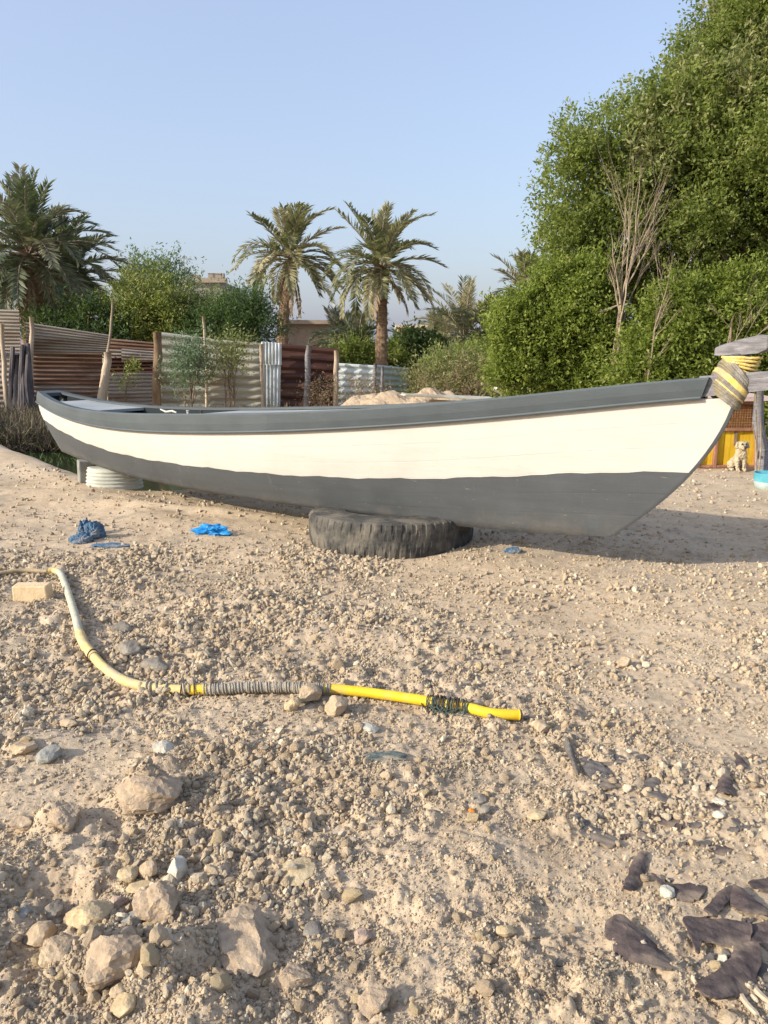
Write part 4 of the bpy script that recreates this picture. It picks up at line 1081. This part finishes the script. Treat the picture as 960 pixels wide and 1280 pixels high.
sheet([(351,430),(423,436),(423,512),(350,512)], (19.5,19.7), sh_drust, 'dark red-brown sheet panel right of the galvanised strip', 8, .025)
sheet([(423,454),(470,457),(470,510),(423,514)], (19.7,19.6), sh_blue, 'pale blue-grey sheet panel at the right end of the fence, left piece', 9, .02)
sheet([(469,456),(510,460),(508,492),(469,495)], (19.55,20.6), sh_blue, 'pale blue-grey sheet panel turning back at the far right end of the fence', 7, .02)
def post(a, b, Y, r0, r1, mat, label, name='fence_post', wob=.1, bend=0, n=9, cat='post', zbase=None):
    A, B = at(a[0], a[1]+(14 if a[1] > 488 else 0), Y), at(*b, Y); mb = MB(); pts = []
    for k in range(8):
        t = k/7; pts.append(A.lerp(B, t)+Vector((bend*math.sin(t*math.pi)+random.uniform(-1,1)*r0*.25, 0, 0)))
    mb.tube(pts, [r0+(r1-r0)*k/7 for k in range(8)], n, wob=wob); return tag(mb.build(name, mat, None, smooth=True), label, cat)
post((9,505),(2,405), 17.4, .055,.045, wood_l, 'thin pale post at the far left end of the fence')
post((38,508),(40,396), 17.8, .06,.05, wood_l, 'pale post where the slanting beige sheet begins')
post((126,505),(135,440), 18.1, .12,.085, wood_l, 'thick leaning greenish post behind the stern')
post((134,445),(141,374), 18.2, .035,.02, deadwood, 'thin bent stick tied to the top of the leaning post', bend=.02)
post((197,508),(196,415), 18.6, .11,.095, wood_d, 'thick brown post left of the greenish grey sheet')
post((258,505),(254,395), 18.9, .035,.03, wood_l, 'thin tall pole in front of the beige-grey sheets', bend=.03)
post((329,508),(326,430), 19.0, .05,.045, wood_l, 'thin post left of the galvanised strip')
post((382,510),(386,432), 19.2, .08,.065, weather_wood, 'grey post in front of the dark red-brown sheet')
post((419,512),(421,438), 19.3, .07,.06, wood_l, 'pale post where the dark sheet meets the blue-grey sheet')
post((467,498),(469,455), 19.3, .05,.045, weather_wood, 'short post at the corner of the blue-grey sheets')
post((476,495),(478,458), 19.2, .04,.035, weather_wood, 'second short post beside the corner of the blue-grey sheets')
# dark stump bundle
sb = MB()
for k in range(9):
    a = at(14+k*3.2, 512, 17.3+random.uniform(-.15,.15)); b = at(17+k*2.4+random.uniform(-2,2), 432+random.uniform(-6,16), 17.3+random.uniform(-.1,.1)); sb.tube([a, a.lerp(b,.5)+Vector((random.uniform(-.05,.05),0,0)), b], [.085,.06,.045], 7, wob=.2)
tag(sb.build('tree_stump', mat_basic('charred_wood', (.055,.05,.055), (.15,.13,.13), 8, .95, (1,1,.3), .8), None), 'dark split stump standing before the left end of the fence', 'stump')

# ------------------------------------------------------------------ buildings and background walls
def house(name, corners, Y, dp, mat, label, parapet=True):
    (xl, yt), (xr, yt2) = corners; a = at(xl, yt, Y); b = at(xr, yt2, Y); zt = (a.z+b.z)/2; root = empty(name, ((a.x+b.x)/2, Y+dp/2, 0)); tag(root, label, 'building')
    w = MB(); w.box(((a.x+b.x)/2, Y+dp/2, zt/2-.2), (b.x-a.x, dp, zt+.4)); part(w, 'wall', mat, root); return root, a, b, zt
r, a, b, zt = house('block_house', ((226,353),(281,353)), 36, 6, conc, 'grey concrete block house rising behind the shrubs, with an aerial')
pp = MB(); pp.box(((a.x+b.x)/2, 36-.05, zt+.08), (b.x-a.x+.2, .3, .2)); pp.box((b.x-.4, 36.2, zt+.28), (.7,.3,.25)); pp.box(((a.x+b.x)/2-.4, 36.2, zt+.24), (.5,.3,.2)); part(pp, 'parapet', mat_basic('pale_coping', (.24,.2,.16), (.33,.28,.22), 5, .9), r)
an = MB(); q = at(231, 352, 35.5); an.tube([q, q+Vector((0,0,1.1))], .025, 5); an.tube([q+Vector((-.35,0,1.0)), q+Vector((.35,0,.95))], .018, 5); an.tube([q+Vector((-.25,0,.8)), q+Vector((.25,0,.78))], .018, 5)
part(an, 'aerial', metal_g, r)
r, a, b, zt = house('long_shed', ((355,402),(440,408)), 38, 5, wall_b, 'long low brown building between the two tall palms')
rf = MB(); rf.box(((a.x+b.x)/2, 40.4, zt+.08), (b.x-a.x+.5, 5.6, .18), Matrix.Rotation(.008,3,'Y')); part(rf, 'roof', mat_basic('brown_roof', (.2,.165,.13), (.28,.23,.18), 3, .9), r)
r, a, b, zt = house('small_house', ((497,411),(532,408)), 26.5, 2.5, wall_y, 'small beige house with a dark red window right of the second tall palm')
wn = MB(); wc = at(505, 419, 26.47); wn.box(wc, (.30,.1,.33)); part(wn, 'window', red_m, r)
fr_ = MB(); rf = MB(); rf.box(((a.x+b.x)/2, 27.75, zt+.04), (b.x-a.x+.12, 2.7, .08)); part(rf, 'roof', wall_y, r)
# overhead wire
wr = MB(); A = at(395, 372, 40); B = at(700, 320, 44); A2 = at(180, 398, 36)
# ------------------------------------------------------------------ date palms
def frond(rng, base, az, el, L, droop, nl=44, wl=.42, side_v=.5, wind=(0,0,0), lw=.035):
    """returns rachis pts and leaflet arrays"""
    d = np.array([math.cos(az)*math.cos(el), math.sin(az)*math.cos(el), math.sin(el)]); p = np.array(base, float); pts = [p.copy()]
    k = 12; st = L/k
    for i in range(k):
        p = p+d*st; pts.append(p.copy())
        d = d+np.array([0,0,-1])*droop*(.5+i/k)/k+np.array(wind)*(i/k)/k*1.6; d = d/np.linalg.norm(d)
    pts = np.array(pts); C = []; D = []; Nn = []; LL = []
    for i in range(nl):
        t = .14+.86*(i+.5)/nl; s = t*k; a = min(int(s), k-1); q = pts[a]+(pts[a+1]-pts[a])*(s-a); tg = pts[a+1]-pts[a]; tg = tg/np.linalg.norm(tg)
        sd = np.cross(tg, [0,0,1]); nsd = np.linalg.norm(sd); sd = sd/nsd if nsd > 1e-3 else np.array([1.,0,0]); u = np.cross(sd, tg)
        ll = wl*(math.sin(min(1, t*1.15)*math.pi*.9)**.6+.12)*rng.uniform(.8,1.15)
        for sg in (-1, 1):
            dd = tg*(.75+.5*t)+sd*sg*1.0+u*side_v*rng.uniform(.4,1.2)+rng.normal(size=3)*.13+np.array([0,0,-.25])+np.array(wind)*.5
            C.append(q); D.append(dd/np.linalg.norm(dd)); Nn.append(u+rng.normal(size=3)*.3); LL.append(ll)
    return pts, np.array(C), np.array(D), np.array(Nn), np.array(LL)
def palm(px, pyb, pyc, Y, label, rad, trunk_r, nf=46, L=2.4, seed=1, mat=lf_palm, dead=10, lean=0, wind=(0,0,0), trunk=True, elmin=-35, lw=.045, name='date_palm', curve=0, wl=.45):
    rng = np.random.default_rng(seed); base = at(px-lean, pyb, Y); top = at(px, pyc, Y); g = float(H(np.array([base.x]), np.array([base.y]), True)[0]); base.z = min(g-.1, base.z)
    root = empty(name, (base.x, base.y, g)); tag(root, label, 'palm tree')
    if trunk:
        mb = MB(); N = 40; pts = []; rr = []
        for k in range(N+1):
            t = k/N; pts.append(base.lerp(top, t)+Vector((curve*math.sin(t*math.pi), 0, 0))); rr.append(trunk_r*(1.15-.2*t)*(1+.13*(k % 2))*(1.25 if t > .86 else 1))
        mb.tube(pts, rr, 12, wob=.10); part(mb, 'trunk', palm_bark, root)
    RC = MB(); C = []; D = []; Nn = []; LLs = []; TT = []
    for i in range(nf):
        f = i/nf; az = i*2.399963+rng.uniform(-.25,.25); el = R(88-(88-elmin)*f**.85)+rng.uniform(-.12,.12)
        pts, c, d, n_, ll = frond(rng, (top.x, top.y, top.z+.15*(1-f)), az, el, L*rng.uniform(.85,1.1)*(1 if f > .15 else .8), rng.uniform(.7,1.9)*(.9+1.0*f), wind=wind, wl=wl)
        RC.tube(pts, [.022*(1-.8*k/12)+.004 for k in range(13)], 4); C.append(c); D.append(d); Nn.append(n_); LLs.append(ll); TT.append(np.clip(rng.uniform(.1,.9)+rng.normal(size=len(c))*.12, 0, 1))
    C, D, Nn, LLs, TT = map(np.concatenate, (C, D, Nn, LLs, TT))
    o = quads_mesh('crown', leaf_quads(C, D, unit(Nn), LLs, np.full(len(C), lw), .15), TT, mat, 4, root)
    part(RC, 'frond_stems', pipe_b if False else deadwood, root)
    if dead:
        C = []; D = []; Nn = []; LLs = []
        for i in range(dead):
            pts, c, d, n_, ll = frond(rng, (top.x, top.y, top.z-.1), rng.uniform(0,6.28), R(rng.uniform(-60,-20)), L*rng.uniform(.6,.85), 2.2, nl=26, wl=.3, side_v=.1, wind=(0,0,0)); C.append(c); D.append(unit(d+np.array([0,0,-.8]))); Nn.append(n_); LLs.append(ll)
        C, D, Nn, LLs = map(np.concatenate, (C, D, Nn, LLs)); quads_mesh('dead_fronds', leaf_quads(C, D, unit(Nn), LLs, np.full(len(C), lw*.8), .1), rng.random(len(C)), lf_palmdry, 4, root)
    return root
palm(36, 410, 322, 22.0, 'big date palm with a thick trunk at the left edge', 0, .27, 64, 2.45, 3, lf_palm, 8, wind=(.12,0,0), lw=.062)
palm(84, 410, 352, 24.5, 'shorter date palm half hidden behind the big left one', 0, .2, 56, 2.3, 5, lf_palm, 12, wind=(.2,0,0), lw=.06)
palm(364, 432, 326, 29.0, 'tall date palm with a curved trunk, left one of the two in the middle', 0, .19, 40, 2.35, 9, lf_palmy, 3, lean=12, wind=(.55,0,.05), lw=.07, elmin=-14, curve=-.15)
palm(478, 462, 338, 22.5, 'tall date palm with a straight trunk, right one of the two in the middle', 0, .145, 42, 1.9, 23, lf_palmy, 2, lean=2, wind=(.42,0,.08), lw=.055, elmin=-16, wl=.36)
for i, (px, pyb, pyc, Y, L, lab, mt) in enumerate([
    (448, 460, 445, 25, 1.6, 'young palm crown behind the blue-grey fence, left of the straight trunk', lf_palm), (552, 450, 432, 33, 1.7, 'small palm crown right of the beige house', lf_palmy),
    (580, 455, 424, 26, 2.1, 'young palm with stiff upright fronds, left of the big green trees', lf_palmy), (545, 460, 442, 29, 1.7, 'yellowed low palm between the beige house and the stiff young palm', lf_palmy),
    (658, 440, 372, 24, 1.5, 'dry grey palm top rising behind the left edge of the big green trees', lf_palmy), (612, 455, 430, 24, 1.4, 'low dry palm touching the left edge of the big green trees', lf_palmy),
    (425, 452, 432, 30, 1.5, 'pale green palm tuft behind the dark red-brown sheet', lf_palm)]):
    palm(px, pyb, pyc, Y, lab, 0, .13, 30, L, 40+i, mt, 4, wind=(.08,0,0), trunk=True, elmin=-5, name='young_palm', lw=.04, wl=.38)

# ------------------------------------------------------------------ trees and shrubs
def lobes_from(lst, Y, dr=1.0):
    out = []
    for t in lst:
        px, py, r = t[:3]; dy = t[3] if len(t) > 3 else 0; p = at(px, py, Y+dy); rr = r/F*(Y+dy)*1.02; out.append((p.x, p.y, p.z, rr, rr*dr, rr))
    return out
def tree(name, label, lst, Y, n, L, W, mat, seed, basepx, dr=.9, trunk_r=.12, cat='tree', limbs=6, **kw):
    g0 = at(basepx, 500, Y); g = float(H(np.array([g0.x]), np.array([Y]), True)[0]); root = empty(name, (g0.x, Y, g)); tag(root, label, cat)
    lb = lobes_from(lst, Y, dr); crown('crown', lb, n, L, W, mat, root, seed, **kw)
    rng = random.Random(seed); mb = MB(); base = Vector((g0.x, Y, g-.1))
    ordl = sorted(lb, key=lambda q: -q[3])[:limbs]
    for q in ordl:
        c = Vector(q[:3]); c0 = Vector((g0.x+rng.uniform(-.15,.15), Y+rng.uniform(-.1,.1), g-.1)); branches(mb, c0, c0.lerp(c, .92), trunk_r, rng, 1, .45, .12, 6, 4)
    part(mb, 'trunk', bark, root); return root
tree('broadleaf_tree', 'tallest leafy green tree filling the upper right corner',
     [(818,152,46),(850,168,70),(918,112,58,.5),(960,70,95,.6),(1040,100,120,.8),(735,178,36,-.3),(728,200,36,-.4),(765,215,60),(720,268,48,-.2),(790,290,85,.3),(865,245,85,-.4),(945,215,95,-.3),(1030,250,120),(700,310,40,-.1),(745,335,55,.3),(930,48,34,.4),(950,12,38,.6),(940,310,60,.9),(840,350,70,1),(1090,60,120,1)],
     13.4, 320000, .070, .033, lf_main, 11, 850, .8, .2, limbs=6, spread=.10, clump=20, noise_amp=.12, puff=1.0, up=.4)
tree('broadleaf_tree', 'yellowish olive upper crown behind the tallest tree at the top right',
     [(872,118,38),(925,60,40),(955,25,48),(880,170,60,-.6),(935,130,70,-.9),(800,215,40,-1.3),(830,180,45,-1.2)], 14.2, 36000, .10, .035, lf_olive, 12, 900, .7, .1, limbs=3, spread=.12, clump=20, puff=.8, up=.5)
tree('broadleaf_tree', 'lower rounded green tree at the left side of the big trees',
     [(688,392,42),(655,400,32),(640,425,26),(700,440,55),(660,455,40),(745,420,50),(720,365,34),(735,470,46),(640,470,20),(692,352,22)], 12.6, 108000, .067, .031, lf_hedge, 13, 700, .8, .09, limbs=4, spread=.09, clump=20, puff=1.0, noise_amp=.12)
tree('climbing_hedge', 'bright green bushy hedge behind the bow of the boat',
     [(830,440,48),(880,425,48),(925,405,50),(975,415,60),(800,465,40),(860,470,45),(920,465,50),(980,480,50),(850,385,30),(900,375,28),(1030,440,60)], 11.6, 125000, .065, .030, lf_hedge, 14, 880, .55, .07, cat='hedge', limbs=5, spread=.085, clump=20, puff=1.0, noise_amp=.12)
tree('shrub', 'bright yellow-green tall shrub just right of the left palms', [(165,385,26),(185,370,24),(170,412,26),(205,395,28),(215,420,26),(150,405,18),(190,420,22)], 21.5, 17000, .10, .035, lf_yell, 15, 185, .8, .06, 'shrub', 4, spread=.16)
tree('shrub', 'feathery olive shrub in front of the block house', [(240,400,18),(262,403,17),(228,408,22),(265,410,20),(283,403,14)], 22.0, 15000, .11, .028, lf_olive, 16, 250, .8, .06, 'shrub', 4, spread=.2, up=.8)
tree('shrub', 'dark green dense shrub behind the beige-grey fence sheets', [(300,400,26),(318,404,22),(280,415,24),(334,414,14),(308,388,15),(300,424,20),(250,425,22)], 21.0, 15000, .10, .03, lf_dark, 17, 310, .8, .06, 'shrub', 4, spread=.2, up=.7)
tree('bluish_tree', 'bluish green open tree rising above the shrubs, left of the block house', [(180,345,17),(205,350,16),(165,357,13),(225,352,13),(190,362,20),(215,366,17)], 29, 6500, .14, .05, lf_blue, 18, 195, .8, .09, 'tree', 4, spread=.26, clump=16)
tree('shrub', 'dark undergrowth behind the slanting beige sheet', [(70,408,18),(100,405,20),(125,412,20),(50,412,14),(150,420,14)], 21, 8000, .11, .04, lf_dark, 19, 95, .8, .05, 'shrub', 3)
tree('shrub', 'dark green leafy bush beside the straight palm trunk', [(510,438,18),(530,440,16),(545,432,12),(500,450,18),(520,455,20),(548,452,16)], 24.5, 9000, .12, .06, lf_dark, 20, 520, .8, .05, 'shrub', 3)
tree('shrub', 'green bush behind the pale blue-grey sheets', [(440,450,14),(460,448,13),(485,450,14),(425,455,14)], 23.5, 6000, .12, .05, lf_main, 21, 455, .8, .05, 'shrub', 3)
tree('shrub', 'olive-brown scrubby bush right of the blue-grey fence', [(540,475,24),(570,465,26),(600,470,26),(560,490,26),(525,485,18),(590,490,24),(560,450,16)], 19.5, 13000, .085, .022, lf_olive, 22, 565, .8, .04, 'shrub', 5, spread=.16, up=.5)
tree('shrub', 'fresh green leafy bush between the young palms and the big trees', [(600,452,18),(575,455,15),(620,462,14),(548,462,14),(590,468,16),(635,478,14)], 20.6, 11000, .085, .04, lf_hedge, 31, 595, .8, .04, 'shrub', 4, spread=.12, puff=.8)
tree('shrub', 'dry brown twiggy bush in front of the olive-brown scrub', [(545,485,16),(580,482,17),(610,478,16),(525,492,10),(640,455,17),(655,470,15),(630,480,16)], 18.6, 5500, .08, .012, lf_dry, 23, 585, .8, .03, 'shrub', 5, spread=.18, up=.9)
tree('sapling', 'left one of two thin saplings in front of the fence', [(236,452,17),(246,440,13),(230,468,15),(243,466,12)], 18.0, 3300, .075, .03, lf_blue, 24, 237, .9, .025, 'sapling', 4, spread=.13, clump=12)
tree('sapling', 'right one of two thin saplings in front of the fence', [(284,442,15),(293,436,12),(278,458,12),(296,455,10)], 18.2, 2000, .075, .03, lf_olive, 25, 288, .9, .025, 'sapling', 4, spread=.13, clump=12)
tree('dry_bush', 'small dry brown bush before the pale blue-grey sheet', [(452,488,12),(463,492,12),(447,497,10)], 18.6, 1500, .06, .02, lf_dry, 26, 455, .9, .02, 'bush', 3, spread=.12, clump=12)
tree('dry_bush', 'sprawling dry weeds at the foot of the dark red-brown sheet', [(398,490,12),(410,484,10),(390,500,10)], 18.8, 1200, .07, .015, lf_dry, 27, 400, .9, .02, 'bush', 3, spread=.14, clump=12)
tree('weed', 'small green weed growing at the low pinkish grey sheet', [(160,470,9),(163,458,6)], 18.5, 420, .08, .03, lf_yell, 28, 160, .9, .015, 'weed', 2, spread=.1, clump=10)

def dead_shrub(label, spec, Y, seed, mat=deadwood, name='dead_tree', r0=.048):
    rng = random.Random(seed); mb = MB(); base = at(*spec[0], Y); base.z = -.05; mid = at(*spec[1], Y)
    mb.tube([base, base.lerp(mid, .5)+Vector((.03,0,0)), mid], [r0, r0*.8, r0*.6], 7, wob=.1); mb.tube([base+Vector((-.08,.05,0)), base.lerp(mid, .6)+Vector((-.05,.03,0)), mid+Vector((.02,.02,.05))], [r0*.7, r0*.6, r0*.4], 6, wob=.1)
    for e in spec[2:]: 
        s = base.lerp(mid, rng.uniform(.55, 1)); branches(mb, s, at(*e[:2], Y+rng.uniform(-.25,.25)), r0*.30, rng, 2, .42, .12, 5, 4)
    return tag(mb.build(name, mat, None, smooth=True), label, 'dead tree')
dead_shrub('bare pale dead tree standing in front of the big green trees', [(768,500),(777,365),(797,205),(796,225),(812,240),(820,285),(785,248),(765,285),(806,310),(762,330),(750,390)], 11.9, 5, r0=.055)
dead_shrub('short broken dead trunk right of the bare dead tree', [(805,485),(812,440),(845,330),(826,385),(835,350)], 11.3, 6, r0=.05)
dead_shrub('dead twigs poking out of the hedge at the right edge', [(905,470),(915,400),(960,375),(945,385),(975,395),(890,380)], 10.7, 8, r0=.02)
dead_shrub('pale broken trunk leaning at the left foot of the big trees', [(640,500),(655,465),(665,430),(640,445),(650,420)], 13.0, 9, r0=.1)

# brush on the ditch bank
def brush(name, cx, cy, rx, ry, n, h, mat, label, seed):
    rng = np.random.default_rng(seed); a = rng.uniform(0, 6.28, n); r = np.sqrt(rng.random(n)); x = cx+rx*r*np.cos(a); y = cy+ry*r*np.sin(a); z = H(x, y, True)
    z = np.maximum(z, -.38)
    D = unit(np.stack([rng.normal(size=n)*.55, rng.normal(size=n)*.55, np.abs(rng.normal(size=n))*.8+.15], 1)); N_ = unit(rng.normal(size=(n,3)))
    zoff = rng.random(n)**1.6*h*.8
    o = quads_mesh(name, leaf_quads(np.stack([x,y,z+zoff],1), D, N_, h*(.3+.6*rng.random(n)), .008+.018*rng.random(n)), rng.random(n), mat)
    return tag(o, label, None, None, 'stuff')
def dsel(d0, d1, s0, s1):  # centre from ditch coordinates
    d, s = (d0+d1)/2, (s0+s1)/2; return (-3.62+d*.785-s*.62, 8.98+d*.62+s*.785)
brush('dry_brush', -6.6, 15.6, 3.2, 1.5, 26000, .5, brush_m, 'dry dark brush covering the far bank of the ditch', 1)
brush('dry_reeds', -8.2, 17.0, 2.6, .8, 6000, .6, brush_m, 'dead reeds at the foot of the left fence', 2)
brush('ditch_weeds', -4.2, 12.6, 1.6, .5, 260, .2, lf_dark, 'green weeds along the ditch water', 3)
brush('yard_weeds', 1.5, 19.0, 7, 1.6, 2600, .22, lf_dry, 'dry weeds over the far yard before the shrubs', 4)
brush('bank_grass', 4.6, 12.0, 3.0, .6, 5000, .25, lf_dry, 'dry grass along the foot of the hedge', 6)

# rubble heap behind the boat
def heap():
    rng = np.random.default_rng(9); c = at(522, 505, 16.8); n = 60; P = []
    xs = np.linspace(-1.95, 1.95, 61); ys = np.linspace(-1.1, 1.1, 31)
    X, Y = np.meshgrid(xs, ys, indexing='ij'); env = np.clip(1-(X/1.9)**2-(Y/1.05)**2, 0, 1)**.4
    Z = (.62+.16*vnoise(X*1.7, Y*1.7, 5))*env+.09*clods(X, Y, .3, 8, .9)/.1*.6*env**.5+.04*fbm(X*6, Y*6, 2, 3)*env-.05
    gz = 0
    mb = MB(); mb.grid([[(c.x+X[i,j], c.y+Y[i,j], Z[i,j]+gz) for j in range(31)] for i in range(61)], 0, True)
    tag(mb.build('rubble_heap', ST['clod'], None), 'low heap of pale earth and broken rubble behind the middle of the boat', 'heap', None)
heap()
for (px, py, wx, wy, wz, mt, lab, rz, tl) in [(560,496,1.9,.5,.05,'conc','flat grey board lying across the right end of the rubble heap',.15,.05),(633,493,.62,.25,.08,'white','pale slab leaning right of the rubble heap',.3,.45),(652,482,.45,.35,.22,'yellow','cream broken block at the foot of the big trees',.2,.1),(668,490,.5,.4,.18,'white','pale concrete lump right of the cream broken block',.5,.1)]:
    p = at(px, py, 15.6); mb = MB(); mb.box(p, (wx, wy, wz), Matrix.Rotation(rz,3,'Z') @ Matrix.Rotation(tl,3,'Y'), 0, .95, .02)
    o = mb.build('slab' if wz < .1 else 'broken_block', ST[mt] if mt in ST else ridge_m, None, bevel=.015); tag(o, lab, 'slab' if wz < .1 else 'block')
    k = MB(); zz = p.z-wz/2
    if zz > .1:
        k.box((p.x, p.y+.1, zz/2-.06), (max(.3, wx*.5), .3, zz+.02), None, 0, .8, .03); tag(k.build('rubble_lump', ST['clod'], None, bevel=.03), 'earth lump carrying the '+lab.split(' lying')[0].split(' leaning')[0].split(' at the')[0].split(' right')[0], 'lump')

# ------------------------------------------------------------------ light, sky, camera
AZ, EL = R(25), R(25)     # light travels towards (cos AZ, sin AZ)
world = bpy.data.worlds.new('World'); scene.world = world; world.use_nodes = True; nt = world.node_tree
bg = nt.nodes['Background']; sky = nt.nodes.new('ShaderNodeTexSky'); sky.sky_type = 'NISHITA'; sky.sun_disc = False; sky.sun_elevation = EL
sdir = Vector((-math.cos(AZ)*math.cos(EL), -math.sin(AZ)*math.cos(EL), math.sin(EL)))
sky.sun_rotation = math.atan2(sdir.x, sdir.y); sky.air_density = 1.3; sky.dust_density = 3.6; sky.ozone_density = 3.0; sky.altitude = 0
hz = mixc(nt, .5, sky.outputs[0], (1.85, 2.0, 2.75)); nt.links.new(hz, bg.inputs[0]); bg.inputs[1].default_value = .15
sl = bpy.data.lights.new('sun', 'SUN'); sl.energy = 3.0; sl.angle = R(.6); sl.color = (1, .92, .79); so = bpy.data.objects.new('sun', sl); COL.objects.link(so)
so.rotation_euler = (-sdir).to_track_quat('-Z', 'Y').to_euler()
cam = bpy.data.cameras.new('camera'); co = bpy.data.objects.new('camera', cam); COL.objects.link(co)
cam.sensor_fit = 'VERTICAL'; cam.sensor_height = 36; cam.lens = 36*F/1280; co.location = (0,0,CH); co.rotation_euler = (math.pi/2-PITCH, 0, 0); cam.clip_end = 2000; cam.clip_start = .05
scene.camera = co
scene.view_settings.view_transform = 'Standard'; scene.view_settings.look = 'None'; scene.view_settings.gamma = 1; scene.view_settings.exposure = 1.0
scene.cycles.max_bounces = 6; scene.cycles.transparent_max_bounces = 4
scene.cycles.use_denoising = True
